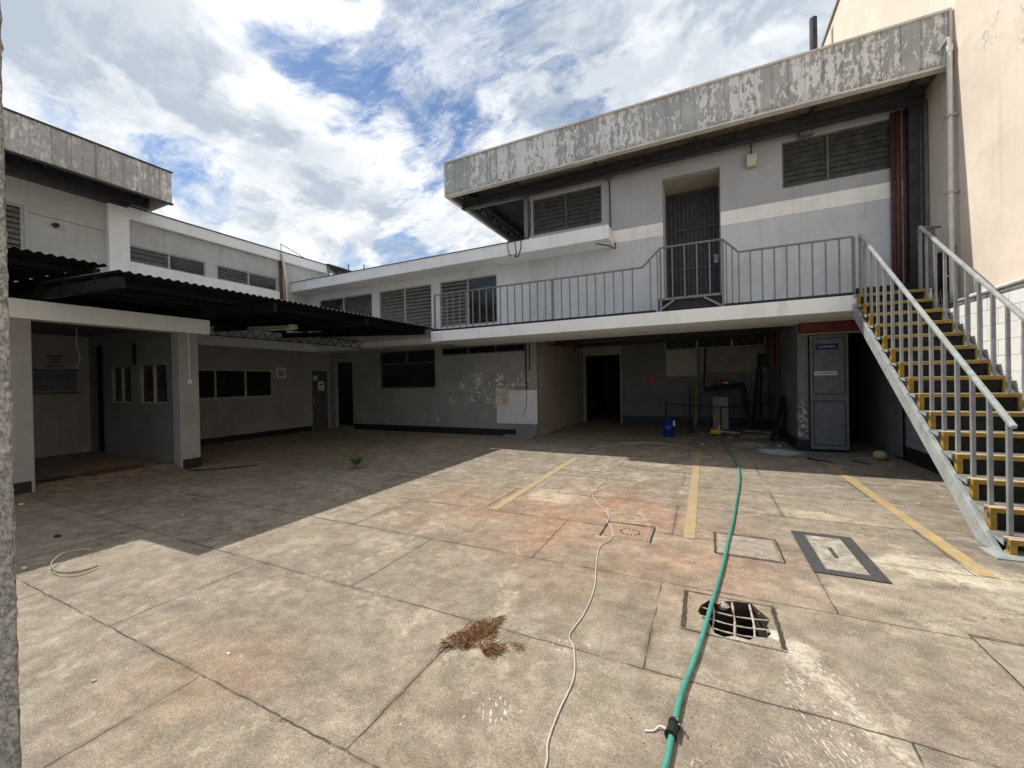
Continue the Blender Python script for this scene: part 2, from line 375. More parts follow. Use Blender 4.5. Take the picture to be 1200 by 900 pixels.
def ground_mat():
    s = NT('worn_concrete_yard'); X, Y, Z = s.sep()
    # tone
    n0 = s.noise(.35, 5, .6); n1 = s.noise(1.7, 6, .68, off=(2,7,0)); n2 = s.noise(11, 6, .7); n3 = s.noise(62, 4, .75); n4 = s.noise(150, 3, .75)
    col = s.mix(s.rng(n1, .32, .68), (.228,.189,.138), (.345,.293,.221))
    col = s.mix(s.rng(n0, .35, .7, 0, .55), col, (.245,.21,.172))
    # slab joints: running bond about 2.22 x 1.05 m
    jv = s.n('ShaderNodeCombineXYZ')
    wob = s.vec('MULTIPLY', s.vec('SUBTRACT', s.noise(5, 4, .65, col=True), (.5,.5,.5)), (.035,.035,0))
    pw = s.vec('ADD', s.pos, wob)
    pw = s.vec('ADD', pw, (2.55+1.11+222, -2.30+210, 0))
    bt = s.n('ShaderNodeTexBrick'); bt.offset = .5; s.put(bt.inputs['Vector'], pw)
    bt.inputs['Scale'].default_value = 1; bt.inputs['Brick Width'].default_value = 2.22; bt.inputs['Row Height'].default_value = 1.05
    bt.inputs['Mortar Size'].default_value = .0056; bt.inputs['Mortar Smooth'].default_value = .25
    bt.inputs['Color1'].default_value = (.0,.0,.0,1); bt.inputs['Color2'].default_value = (1,1,1,1); bt.inputs['Bias'].default_value = 0
    b2 = s.n('ShaderNodeTexBrick'); b2.offset = .5; s.put(b2.inputs['Vector'], pw)
    b2.inputs['Scale'].default_value = 1; b2.inputs['Brick Width'].default_value = 2.22; b2.inputs['Row Height'].default_value = 1.05
    b2.inputs['Mortar Size'].default_value = .045; b2.inputs['Mortar Smooth'].default_value = 1.0
    jd = s.math('MULTIPLY', b2.outputs['Fac'], s.rng(s.noise(2.7, 6, .75, off=(9,1,4)), .40, .66))
    chip = s.math('MULTIPLY', s.math('GREATER_THAN', b2.outputs['Fac'], .45), s.rng(s.noise(9, 5, .7, off=(2,9,4)), .64, .67))
    cellv = s.n('ShaderNodeSeparateColor'); s.put(cellv.inputs[0], bt.outputs['Color'])
    jf = bt.outputs['Fac']
    col = s.mix(s.math('MULTIPLY', cellv.outputs[0], .30), col, (.16,.135,.11))
    # worn pale wash and red-brown stain
    pale = s.math('MULTIPLY', s.rng(s.noise(2.6, 6, .72, off=(5,5,0)), .47, .66), s.rng(s.noise(.5, 3, off=(8,2,0)), .38, .62))
    col = s.mix(s.math('MULTIPLY', pale, .5), col, (.45,.39,.305))
    for (c, r, q, k, cl) in (((-1.1,4.6,0),2.1,(1,.9,0),.7,(.36,.185,.105)), ((.2,3.8,0),1.1,(1,1,0),.32,(.36,.21,.14)), ((-3.0,4.6,0),1.6,(1,1,0),.45,(.33,.19,.115)),
                             ((-2.6,1.25,0),1.0,(1,1.4,0),.35,(.33,.20,.11)), ((-1.0,.9,0),1.1,(1,1,0),.3,(.31,.19,.115)), ((1.5,1.9,0),1.2,(1,1,0),.22,(.30,.20,.14)),
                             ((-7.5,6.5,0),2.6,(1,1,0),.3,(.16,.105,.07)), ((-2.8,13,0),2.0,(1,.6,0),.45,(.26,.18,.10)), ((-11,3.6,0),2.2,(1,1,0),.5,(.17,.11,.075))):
        m = s.math('MULTIPLY', s.blob(c, r, 1.0, q), s.rng(s.noise(2.1, 5, .65, off=(c[0],c[1],3)), .32, .62, .15, 1))
        col = s.mix(s.math('MULTIPLY', m, k), col, cl)
    # bare pale screed right of the asphalt-edged cover
    for (c, r, q, k, cl) in (((1.75,4.45,0),.75,(.8,1.5,0),.75,(.52,.47,.36)), ((1.15,5.6,0),.45,(1,1.3,0),.5,(.50,.44,.33)), ((-1.9,5.3,0),.75,(1,1.1,0),.55,(.52,.44,.32)),
                             ((.47,2.82,0),.2,(1.3,1,0),.7,(.55,.5,.42)), ((.36,2.93,0),.10,(1,1,0),.9,(.6,.56,.48)), ((.12,2.78,0),.12,(.6,2,0),.7,(.5,.46,.38)), ((2.1,4.05,0),.5,(.8,1.4,0),.4,(.5,.45,.37)), ((1.40,10.1,0),.75,(1,1,0),1.0,(.60,.63,.64)), ((.9,10.9,0),.8,(1,1,0),.7,(.5,.52,.53))):
        m = s.rng(s.math('ADD', s.math('MULTIPLY', s.blob(c, r, 1.0, q), .75), s.math('MULTIPLY', s.math('SUBTRACT', s.noise(5.5, 6, .72, off=(c[1],1,c[0])), .5), .9)), .22, .52)
        col = s.mix(s.math('MULTIPLY', m, k), col, cl)
    for (c, r, q, k, cl) in (((1.0,1.7,0),1.9,(1,1,0),.55,(.235,.20,.165)), ((-3.2,.9,0),1.0,(1,1,0),.3,(.25,.215,.175)), ((1.4,7.0,0),1.4,(1,1,0),.5,(.27,.245,.21)), ((-.6,1.3,0),.8,(1,1,0),.35,(.25,.21,.17))):
        m = s.math('MULTIPLY', s.blob(c, r, 1.0, q), s.rng(s.noise(3.3, 6, .7, off=(c[1],3,c[0])), .3, .6, .25, 1))
        col = s.mix(s.math('MULTIPLY', m, k), col, cl)
    mot = s.rng(s.noise(5.5, 7, .75, off=(1,6,4)), .36, .66, .80, 1.20)
    cm_ = s.n('ShaderNodeCombineColor'); [s.put(cm_.inputs[i], mot) for i in range(3)]
    col = s.mix(1, col, cm_.outputs[0], 'MULTIPLY')
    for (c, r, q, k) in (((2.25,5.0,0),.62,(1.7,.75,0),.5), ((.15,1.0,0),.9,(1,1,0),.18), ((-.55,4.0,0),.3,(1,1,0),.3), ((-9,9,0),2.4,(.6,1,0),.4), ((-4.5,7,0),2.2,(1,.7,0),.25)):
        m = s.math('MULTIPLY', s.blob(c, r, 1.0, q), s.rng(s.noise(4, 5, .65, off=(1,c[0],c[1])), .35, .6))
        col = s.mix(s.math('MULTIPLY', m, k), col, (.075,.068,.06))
    hue = s.n('ShaderNodeMix', data_type='RGBA', blend_type='OVERLAY'); hue.inputs[0].default_value = .08
    s.put(hue.inputs[6], col); s.put(hue.inputs[7], s.noise(3.2, 6, .7, col=True, off=(2,2,9))); col = hue.outputs[2]
    hue = s.n('ShaderNodeMix', data_type='RGBA', blend_type='OVERLAY'); hue.inputs[0].default_value = .07
    s.put(hue.inputs[6], col); s.put(hue.inputs[7], s.noise(17, 5, .7, col=True, off=(7,2,1))); col = hue.outputs[2]
    bs = s.rng(s.noise(1.1, 6, .72, stretch=(.5,1.6,1), off=(4,4,2)), .48, .72)
    col = s.mix(s.math('MULTIPLY', bs, .38), col, (.14,.11,.085))
    # grain
    gr = s.rng(n2, .3, .7, .88, 1.12); gf = s.rng(n3, .34, .66, .82, 1.20); gh = s.rng(n4, .34, .66, .72, 1.32)
    g = s.math('MULTIPLY', s.math('MULTIPLY', gr, gf), gh)
    cc = s.n('ShaderNodeCombineColor'); [s.put(cc.inputs[i], g) for i in range(3)]
    col = s.mix(1, col, cc.outputs[0], 'MULTIPLY')
    # white drips and scrapes
    for (sc, st, th, k) in ((7, (3.2, 1, 1), .70, .7), (16, (1, 2.2, 1), .70, .6), (38, (1.5, 1, 1), .715, .7)):
        f = s.rng(s.noise(sc, 4, .6, stretch=st, off=(sc,2,0)), th-.015, th+.02)
        f = s.math('MULTIPLY', f, s.rng(s.noise(.9, 3, off=(sc,1,5)), .42, .62))
        col = s.mix(s.math('MULTIPLY', f, k), col, (.62,.58,.50))
    # roller scuffs of white paint near the drain and by the leaves
    rot = s.n('ShaderNodeVectorRotate', rotation_type='Z_AXIS'); s.put(rot.inputs['Vector'], s.pos); rot.inputs['Angle'].default_value = RAD(63)
    ds = s.rng(s.noise(50, 2, .5, vec=rot.outputs[0], stretch=(.5, 1.7, 1)), .585, .64)
    for (c, r, q, k) in (((.50,2.42,0),.40,(1.6,.75,0),.75), ((-.95,1.72,0),.13,(1,1,0),.8), ((-.80,2.3,0),.10,(1,1,0),.6), ((.45,1.9,0),.45,(1,1,0),.4)):
        col = s.mix(s.math('MULTIPLY', s.math('MULTIPLY', ds, s.rng(s.blob(c, r, .9, q), .2, .5)), k), col, (.66,.63,.57))
    rs = s.n('ShaderNodeVectorRotate', rotation_type='Z_AXIS'); s.put(rs.inputs['Vector'], s.pos); rs.inputs['Angle'].default_value = RAD(63); rs.inputs['Center'].default_value = (.42,2.78,0)
    sp = s.n('ShaderNodeSeparateXYZ'); s.put(sp.inputs[0], s.vec('SUBTRACT', rs.outputs[0], (.42,2.78,0)))
    ly = s.math('ABSOLUTE', s.math('ADD', sp.outputs[1], s.math('MULTIPLY', s.math('SUBTRACT', s.noise(3, 4), .5), .12)))
    stk = s.math('MULTIPLY', s.rng(ly, .10, .0), s.math('MULTIPLY', s.rng(sp.outputs[0], -.05, .03), s.rng(sp.outputs[0], 2.0, .8)))
    stk = s.math('MULTIPLY', stk, s.rng(s.noise(30, 5, .7), .38, .6))
    col = s.mix(s.math('MULTIPLY', stk, .75), col, (.58,.52,.43))
    # pits
    pv = s.n('ShaderNodeTexVoronoi'); pv.inputs['Scale'].default_value = 21; s.put(pv.inputs['Vector'], s.pos)
    pit = s.math('MULTIPLY', s.rng(pv.outputs['Distance'], .13, .08), s.rng(s.noise(1.3, 3, off=(3,3,3)), .5, .65))
    col = s.mix(s.math('MULTIPLY', pit, .8), col, (.07,.06,.05))
    # hair cracks
    cv = s.n('ShaderNodeTexVoronoi', feature='DISTANCE_TO_EDGE'); cv.inputs['Scale'].default_value = .62
    s.put(cv.inputs['Vector'], s.vec('ADD', s.pos, s.vec('MULTIPLY', s.noise(1.8, 6, .72, col=True), (.9,.9,0))))
    cm = s.rng(s.noise(.45, 3, off=(1,4,2)), .47, .55)
    crack = s.math('MULTIPLY', s.rng(cv.outputs['Distance'], .0065, .0015), cm)
    col = s.mix(s.math('MULTIPLY', crack, .5), col, (.09,.075,.06))
    cw = s.math('MULTIPLY', s.rng(cv.outputs['Distance'], .018, .006), s.math('MULTIPLY', s.rng(s.noise(.6, 3, off=(7,7,2)), .42, .52), s.rng(s.noise(12, 4), .4, .6)))
    col = s.mix(s.math('MULTIPLY', cw, .38), col, (.58,.51,.40))
    col = s.mix(s.math('MULTIPLY', jd, .55), col, (.10,.08,.062))
    col = s.mix(s.math('MULTIPLY', chip, .75), col, (.075,.06,.048))
    jm = s.math('MULTIPLY', jf, s.rng(s.noise(2.2, 5, .7, off=(6,1,0)), .34, .56, .10, .85))
    col = s.mix(jm, col, (.045,.036,.028))
    h = s.math('ADD', s.math('ADD', s.math('MULTIPLY', n2, .35), s.math('MULTIPLY', n3, .35)), s.math('MULTIPLY', n4, .25))
    h = s.math('SUBTRACT', h, s.math('MULTIPLY', jm, 1.6))
    h = s.math('SUBTRACT', h, s.math('MULTIPLY', crack, .6))
    return s.done(col, .88, s.bump(h, .55, .008), spec=.22)
M['ground'] = ground_mat()

def line_paint():
    s = NT('worn_yellow_line_paint')
    w = s.rng(s.math('ADD', s.math('MULTIPLY', s.noise(5, 6, .75), .45), s.math('MULTIPLY', s.noise(15, 6, .8), .55)), .455, .53)
    col = s.mix(s.rng(s.noise(3, 4), .35, .65), (.47,.30,.085), (.48,.35,.16))
    far = s.rng(s.sep()[0], 1.5, .2, .0, .22)
    w = s.math('ADD', s.math('MULTIPLY', w, .75), far, clamp=True)
    col = s.mix(s.math('MULTIPLY', w, .9), col, (.31,.265,.205))
    return s.done(col, .8, s.bump(s.noise(90, 3), .3, .004), spec=.2)
M['line'] = line_paint()

# ------------------------------------------------------------------ ground
hole = [(-.07,3.02),(-.05,3.11),(.00,3.2),(.06,3.17),(.10,3.23),(.17,3.26),(.27,3.27),(.31,3.19),(.36,3.10),(.335,3.02),(.345,2.93),(.31,2.86),(.26,2.865),(.22,2.81),(.14,2.82),(.08,2.78),(.03,2.80),(.0,2.90),(-.03,2.93)]
outer = [(-70,-40),(70,-40),(70,90),(-70,90)]
L = [[Vector((x,y,0)) for x,y in outer], [Vector((x,y,0)) for x,y in reversed(hole)]]
allv = [tuple(v) for l in L for v in l]
g = MB(); g.v = allv; g.f = [tuple(t) for t in tessellate_polygon(L)]
tag(P('ground', g, M['ground'], merge=False), kind='structure')
# pit below the broken cover
pm = MB(); k = len(hole)
mid = [(x*.96+.005+random.uniform(-.015,.015), y*.985+.045+random.uniform(-.012,.012)) for x,y in hole]
bot = [(x*1.2-.02, (y-3.02)*1.25+3.02) for x,y in hole]
pm.v = [(x,y,0) for x,y in hole] + [(x+random.uniform(-.01,.01),y+random.uniform(-.01,.01),-.05) for x,y in hole] + [(x,y,-.5) for x,y in bot]
for a in range(2):
    for i in range(k):
        j = (i+1) % k; pm.f.append((a*k+i, a*k+j, (a+1)*k+j, (a+1)*k+i))
pm.f.append(tuple(2*k+i for i in range(k)))
tag(P('drain_pit', pm, M['pit']), kind='structure')

for (x0, x1, y0, y1, sk) in ((1.915,2.03,4.42,9.3,0),(-.225,-.115,4.36,9.6,0),(-2.47,-2.36,4.42,8.05,0)):
    m = MB(); nseg = 60
    pts = [(y0+(y1-y0)*i/nseg) for i in range(nseg+1)]
    for i in range(nseg):
        w = [random.uniform(-.006,.006) for _ in range(2)]
        a, b = pts[i], pts[i+1]
        m.quad((x0,a,.004),(x1,a,.004),(x1,b,.004),(x0,b,.004))
    tag(P('parking_line', m, M['line']), kind='structure')

def frame_lines(rect, w, mat, z=.005, wob=.003, sides='lrtb', skip=0):
    (a, b, c, d) = rect; m = MB()
    w *= .5
    segs = {'b': ((a,c),(b,c)), 'r': ((b,c),(b,d)), 't': ((b,d),(a,d)), 'l': ((a,d),(a,c))}
    for sd in sides:
        (p, q) = segs[sd]; n = 30; prev = None; o = 0; ww = w/2
        nx, ny = (q[1]-p[1]), -(q[0]-p[0]); l = math.hypot(nx, ny); nx /= l; ny /= l
        for i in range(n+1):
            t = i/n; o = o*.8+random.uniform(-wob, wob)*.5; ww = ww*.5+.5*w*random.uniform(.5, 1.5)/2
            x = p[0]+(q[0]-p[0])*t+nx*o; y = p[1]+(q[1]-p[1])*t+ny*o
            cur = ((x-nx*ww, y-ny*ww, z), (x+nx*ww, y+ny*ww, z))
            if prev and random.random() > skip: m.quad(prev[0], prev[1], cur[1], cur[0])
            prev = cur
    return m
M['groove'] = plain('dirt_filled_groove', (.06,.046,.036), .95, var=.4, scale=30)
M['asphalt'] = plain('asphalt_patch', (.062,.062,.062), .9, var=.3, scale=40, bump=.6)
M['cover_conc'] = plain('cover_concrete', (.30,.26,.21), .9, var=.25, scale=14, dirt=.35, bump=.5)
M['cover_pale'] = plain('pale_cover_concrete', (.33,.295,.24), .9, var=.35, scale=11, dirt=.6, dcol=(.14,.12,.1), bump=.5)
M['cover_red'] = plain('reddish_cover_concrete', (.32,.215,.15), .9, var=.2, scale=12, dirt=.3, bump=.5)

def cover(label, rect, mat, w=.02, zc=.006, sides='lrtb'):
    a, b, c, d = rect
    t = T('manhole_cover', label, 'manhole cover', ((a+b)/2, (c+d)/2, 0), 'covers set in the yard')
    i = w*.9
    P('cover_slab', MB().box(a+i, c+i, -.03, b-i, d-i, zc), mat, t, bevel=.004)
    for sd_ in sides: P('joint', frame_lines(rect, w, None, .0085, sides=sd_), M['groove'], t)
    return t
t = cover('small reddish concrete cover with a ring of holes beside the white cable', (-1.0,-.51,4.09,4.54), M['cover_red'], .032, .005, 'lrt')
hm = MB()
for k2 in range(14):
    a = 2*PI*k2/14; hm.lathe((-.73+.095*math.cos(a), 4.30+.085*math.sin(a), .009), [(.011,0),(.009,.001),(.0,.0012)], 7)
P('hole_ring', hm, M['groove'], t)
cover('plain square concrete cover crossed by the green hose', (.06,.59,4.08,4.63), M['cover_conc'], .030, .006, 'lrbt')
t = T('manhole_cover', 'pale concrete cover with a wide asphalt border and a lifting slot', 'manhole cover', (1.01,4.48,0), 'covers set in the yard')
P('asphalt_border', MB().wall('y',0,0,0,0,0,0) if False else MB().box(.77,3.99,.003,.87,4.97,.009).box(1.16,3.99,.003,1.26,4.97,.009).box(.87,3.99,.003,1.16,4.08,.009).box(.87,4.89,.003,1.16,4.97,.009), M['asphalt'], t)
P('cover_slab', MB().box(.873,4.083,-.03,1.157,4.887,.006), M['cover_pale'], t)
P('lifting_slot', MB().box(.995,4.36,.005,1.025,4.60,.010), M['asphalt'], t)
cover('cracked concrete corner patch on the right below the stairs', (1.42,2.3,2.62,3.385), M['cover_conc'], .018, .005, 'lt')

t = T('drain_cover', 'broken concrete drain cover with exposed white reinforcing bars', 'drain cover', (.11,3.02,0))
for sd_ in 'tb': P('joint', frame_lines((-.17,.41,2.765,3.275), .016, None, .006, sides=sd_), M['groove'], t)
for sd_ in 'lr': P('side_groove', frame_lines((-.155,.395,2.79,3.26), .05, None, .0062, .004, sides=sd_), M['groove'], t)
rb = MB()
for x in (.02,.145,.255):
    rb.tube(cr([(x-.005,2.76,-.014),(x,2.9,-.022),(x+.008,3.05,-.02),(x+.002,3.28,-.012)],4), [.0062+random.uniform(-.0015,.003) for _ in range(13)], 7)
for y in (2.885,2.985,3.10):
    rb.tube(cr([(-.06,y+.02,-.018),(.08,y,-.026),(.22,y-.008,-.02),(.37,y+.012,-.012)],4), [.005+random.uniform(-.001,.002) for _ in range(13)], 7)
P('reinforcing_bar', rb, M['rebar'], t, smooth=True)
lumps = MB()
def rock(m, c, r, sq=(1,1,.6), n=7):
    b = len(m.v); rings = 5
    for i in range(rings):
        ph = PI*(i+.5)/rings
        for k2 in range(n):
            a = 2*PI*k2/n; rr = r*random.uniform(.75,1.2)
            m.v.append((c[0]+rr*math.sin(ph)*math.cos(a)*sq[0], c[1]+rr*math.sin(ph)*math.sin(a)*sq[1], c[2]+rr*math.cos(ph)*sq[2]))
    for i in range(rings-1):
        for k2 in range(n):
            j = (k2+1) % n; m.f.append((b+i*n+k2, b+i*n+j, b+(i+1)*n+j, b+(i+1)*n+k2))
    m.f.append(tuple(b+k2 for k2 in range(n))); m.f.append(tuple(b+(rings-1)*n+k2 for k2 in range(n-1,-1,-1)))
    return m
for c, r in (((.09,3.205,-.02),.04),((.345,2.9,-.015),.022),((.34,2.98,-.016),.016),((.25,2.85,-.02),.018),((-.03,2.95,-.018),.018),((.325,3.2,-.02),.02)):
    P('concrete_lump', rock(MB(), c, r), M['litter'], t)

# ------------------------------------------------------------------ window makers
def louvre_window(parent, axis, c, u0, u1, z0, z1, leaves=2, frame='frame', slat='louvre', depth=.07, blank=(), sgn=1, pitch=.105, fw=.035, split=None):
    """axis 'y': plane y=c facing -y (sgn=1); axis 'x': plane x=c facing +x (sgn=-1). Window > frame, louvre_blades / pane"""
    def B(m, ua, ub, d0, d1, za, zb):
        if axis == 'y': m.box(ua, c+sgn*d0, za, ub, c+sgn*d1, zb)
        else: m.box(c+sgn*d0, ua, za, c+sgn*d1, ub, zb)
    fm = MB()
    B(fm, u0, u1, .02, depth, z1-fw, z1); B(fm, u0, u1, .02, depth, z0, z0+fw)
    edges = split or [u0+(u1-u0)*i/leaves for i in range(leaves+1)]
    for i, e in enumerate(edges):
        a, b = (e, e+fw) if i == 0 else (e-fw, e) if i == len(edges)-1 else (e-fw*.7, e+fw*.7)
        B(fm, a, b, .02, depth, z0+fw, z1-fw)
    w = P('window', fm, M[frame], parent)
    for i in range(len(edges)-1):
        a = edges[i]+fw*1.01; b = edges[i+1]-fw*1.01
        if i in blank:
            m = MB(); B(m, a, b, .05, .056, z0+fw, z1-fw); P('pane', m, M['glass'], w); continue
        m = MB(); n = max(3, round((z1-z0-2*fw)/pitch)); hh = (z1-z0-2*fw)/n
        for k2 in range(n):
            zz = z0+fw+hh*k2; tl = .012+random.uniform(-.004,.004)
            shut = slat == 'louvre'; lo, hi = .03, .03+(.03 if shut else .055); ov = .985 if shut else .86
            if axis == 'y':
                m.prism([(a,c+sgn*lo,zz-.004),(a,c+sgn*(lo+.005),zz-.004),(a,c+sgn*hi,zz+hh*ov),(a,c+sgn*(hi-.005),zz+hh*ov)], (b-a,0,0))
            else:
                m.prism([(c+sgn*lo,a,zz-.004),(c+sgn*(lo+.005),a,zz-.004),(c+sgn*hi,a,zz+hh*ov),(c+sgn*(hi-.005),a,zz+hh*ov)], (0,b-a,0))
        P('louvre_blades', m, M[slat], w)
    return w

# ------------------------------------------------------------------ back building
BB = T('office_building', 'two storey grey building across the back with balcony and peeling metal roof fascia', 'building', (-2,10.6,0))
YL, YU = 10.6, 9.8
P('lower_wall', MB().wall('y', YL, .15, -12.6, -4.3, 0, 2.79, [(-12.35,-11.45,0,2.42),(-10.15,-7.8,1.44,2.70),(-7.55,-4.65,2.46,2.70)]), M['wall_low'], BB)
P('baseboard', MB().box(-11.4,YL-.025,0,-4.96,YL-.003,.20), M['base'], BB)
P('plaster_patch', MB().box(-5.60,YL-.012,.37,-4.30,YL-.002,1.34), M['patch'], BB)
P('cover_plate', MB().box(-5.62,YL-.03,.90,-5.18,YL-.013,1.40), M['patch_cream'], BB, bevel=.003)
P('plinth', MB().box(-4.95,YL-.10,0,-4.305,YL-.003,.36).box(-5.25,YL-.35,0,-4.30,YL-.101,.07), M['rough_conc'], BB, bevel=.008)
P('recess_block_wall', MB().wall('x', -4.3, -.15, YL+.151, 15.0, 0, 2.97), M['block'], BB)
P('recess_back_wall', MB().wall('y', 15.0, .15, -4.3, 1.78, 0, 2.97, [(-4.08,-2.80,0,2.50),(-1.25,1.74,2.58,2.93)]), M['recess'], BB)
P('recess_right_wall', MB().wall('x', 1.78, .17, 10.4, 15.0, 0, 2.97), M['recess_right'], BB)
P('storeroom_wall', MB().wall('y', 10.4, .15, 1.951, 3.32, 0, 2.70, [(1.97,3.27,0,2.45)]), M['wall_room'], BB)
P('baseboard', MB().box(1.75,10.42,0,1.777,14.9,.24).box(1.782,10.372,0,1.955,10.397,.24), M['base'], BB)
P('baseboard', MB().box(-2.75,14.97,0,1.75,14.997,.28), M['base'], BB)
P('recess_panel', MB().box(-1.22,14.96,1.66,-.25,14.998,2.55), M['panel_pale'], BB)
P('recess_panel', MB().box(-.17,14.965,1.78,1.72,14.998,2.54), M['cream_old'], BB)
P('door_frame', MB().box(-4.16,14.93,0,-4.08,15.02,2.55).box(-2.80,14.93,0,-2.74,15.02,2.55).box(-4.16,14.94,2.50,-2.74,15.02,2.93), M['cream_old'], BB)
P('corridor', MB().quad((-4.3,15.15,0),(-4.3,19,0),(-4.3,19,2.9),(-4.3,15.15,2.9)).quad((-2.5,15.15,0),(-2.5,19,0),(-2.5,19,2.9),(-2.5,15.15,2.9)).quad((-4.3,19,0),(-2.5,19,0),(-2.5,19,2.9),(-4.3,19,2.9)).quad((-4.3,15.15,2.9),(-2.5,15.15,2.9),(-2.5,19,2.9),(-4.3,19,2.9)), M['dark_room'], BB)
for (a, b) in ((-1.25,-.24),(-.24,.80),(.80,1.74)):
    louvre_window(BB, 'y', 15.0, a, b, 2.58, 2.93, 1, 'frame', 'louvre', pitch=.1)
# balcony slab and beams
P('balcony_slab', MB().box(-6.6,8.8,2.70,3.32,YL,2.97), M['white_conc'], BB, bevel=.012)
P('slab_edge_strip', MB().box(-6.55,8.815,2.971,-.9,8.845,3.02).box(.36,8.815,2.971,2.33,8.845,3.02), M['base'], BB)  # thin dark strip along the slab's front top edge
P('lintel_beam', MB().box(-12.6,9.9,2.79,-6.603,YL+.15,3.15), M['white_conc'], BB)
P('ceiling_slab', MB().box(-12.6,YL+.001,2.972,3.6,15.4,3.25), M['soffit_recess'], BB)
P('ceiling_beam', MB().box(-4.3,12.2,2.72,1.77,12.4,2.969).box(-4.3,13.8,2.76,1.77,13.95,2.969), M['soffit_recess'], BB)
P('red_beam', MB().box(1.80,10.22,2.50,3.31,10.39,2.695), M['red_dark'], BB)
P('lintel', MB().box(1.80,10.33,2.452,3.31,10.397,2.49), M['cream_old'], BB)
# store room behind doors
P('storeroom_shell', MB().box(1.96,10.56,2.5,3.3,14,2.6).quad((3.3,10.55,0),(3.3,14,0),(3.3,14,2.6),(3.3,10.55,2.6)).quad((1.955,14,0),(3.3,14,0),(3.3,14,2.6),(1.955,14,2.6)), M['wall_room'], BB)
# upper walls
DX0, DX1 = -.82, .35
P('upper_wall', MB().wall('y', YU, .15, -4.1, 3.45, 2.97, 6.615, [(DX0,DX1,3.25,6.12),(-4.0,-2.2,5.40,6.32),(1.47,3.20,5.40,6.32)]), M['wall_up'], BB)
P('upper_wall', MB().wall('y', YU, .15, -12.6, -4.103, 2.97, 5.0, [(-7.0,-5.1,3.22,4.55),(-9.35,-7.3,3.22,4.55),(-12.1,-9.65,3.22,4.55)]), M['wall_upl'], BB)
P('side_wall', MB().wall('x', -4.1, .15, YU+.151, 16, 4.6, 6.615), M['wall_upl'], BB)
P('parapet', MB().box(-12.6,9.1,4.76,-1.9,YU-.002,5.07), M['white_conc'], BB, bevel=.01)
P('parapet_flashing', MB().box(-12.6,9.08,5.072,-4.2,9.25,5.085), M['steel_dark'], BB)
P('lower_roof', MB().box(-12.6,YU+.16,4.85,-4.12,16,4.97), M['sheet_dark'], BB)
# door recess of the upper storey
P('door_recess', MB().box(DX0-.12,YU+.151,3.25,DX0,10.9,6.2).box(DX1,YU+.151,3.25,DX1+.12,10.9,6.2), M['wall_upl'], BB)
P('recess_ceiling', MB().box(DX0,YU+.01,6.121,DX1,10.9,6.2), M['beige'], BB)
gm = MB().box(DX0,10.76,3.25,DX1,10.80,6.12)
for i in range(13):
    pass
gt = P('security_gate', gm, M['gate'], BB)
br_ = MB()
for i in range(13):
    x = DX0+.03+i*(DX1-DX0-.06)/12; br_.box(x-.011,10.70,3.27,x+.011,10.722,6.10)
for z in (3.3,4.25,5.2,6.07): br_.box(DX0+.01,10.723,z-.02,DX1-.01,10.734,z+.02)
P('gate_bars', br_, M['gate_bar'], gt)
P('lock_plate', MB().box(DX1-.12,10.675,4.3,DX1-.03,10.698,4.5), M['frame'], gt)
# landing step in front of the door with its braces
ld = P('landing_step', MB().box(-.87,8.87,3.21,.34,YU-.003,3.255), M['rail'], BB)
P('brace', MB().bar((-.55,8.90,3.2),(-.86,8.90,2.99),.07,.04), M['rail'], ld)
P('brace', MB().bar((.0,8.90,3.2),(.33,8.90,2.99),.07,.04), M['rail'], ld)
P('gap_shade_sheet', MB().box(-.86,8.96,2.971,.34,8.98,3.205), M['black'], ld)  # black sheet standing in for the shaded void under the step
# windows
louvre_window(BB, 'y', YU, -4.0, -2.2, 5.40, 6.32, 2, 'frame_dark', 'louvre')
louvre_window(BB, 'y', YU, 1.47, 3.20, 5.40, 6.32, 2, 'frame_dark', 'louvre', split=[1.47,2.22,3.20])
louvre_window(BB, 'y', YU, -7.0, -5.1, 3.22, 4.55, 2, 'frame', 'louvre_pale', blank=(1,))
louvre_window(BB, 'y', YU, -9.35, -7.3, 3.22, 4.55, 2, 'frame', 'louvre_pale')
louvre_window(BB, 'y', YU, -12.1, -9.65, 3.22, 4.55, 2, 'frame', 'louvre', blank=(0,), split=[-12.1,-10.95,-9.65])
w = louvre_window(BB, 'y', YL, -10.15, -7.8, 2.25, 2.70, 2, 'frame_dark', 'louvre_dark')
fm = MB().box(-10.15,YL+.03,1.44,-10.09,YL+.1,2.25).box(-7.86,YL+.03,1.44,-7.8,YL+.1,2.25).box(-10.09,YL+.03,1.44,-7.86,YL+.1,1.48)
w = P('window', fm, M['frame_dark'], BB); P('pane', MB().box(-10.09,YL+.06,1.48,-7.86,YL+.066,2.25), M['glass'], w)
louvre_window(BB, 'y', YL, -7.55, -4.65, 2.46, 2.70, 3, 'frame_dark', 'louvre_dark', pitch=.09)
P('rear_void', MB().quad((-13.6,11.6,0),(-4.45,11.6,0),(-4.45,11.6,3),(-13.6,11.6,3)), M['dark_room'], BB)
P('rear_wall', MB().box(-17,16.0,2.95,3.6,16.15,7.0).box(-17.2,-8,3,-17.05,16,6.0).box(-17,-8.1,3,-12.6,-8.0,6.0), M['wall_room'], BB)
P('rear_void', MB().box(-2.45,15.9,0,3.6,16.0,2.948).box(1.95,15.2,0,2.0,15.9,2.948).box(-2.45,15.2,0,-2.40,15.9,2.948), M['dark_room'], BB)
P('rear_void', MB().quad((-4.45,15.4,2.98),(-4.45,16,2.98),(3.6,16,2.98),(3.6,15.4,2.98)).quad((-12.6,15.4,2.98),(-4.45,15.4,2.98),(-4.45,16,2.98),(-12.6,16,2.98)), M['wall_room'], BB)
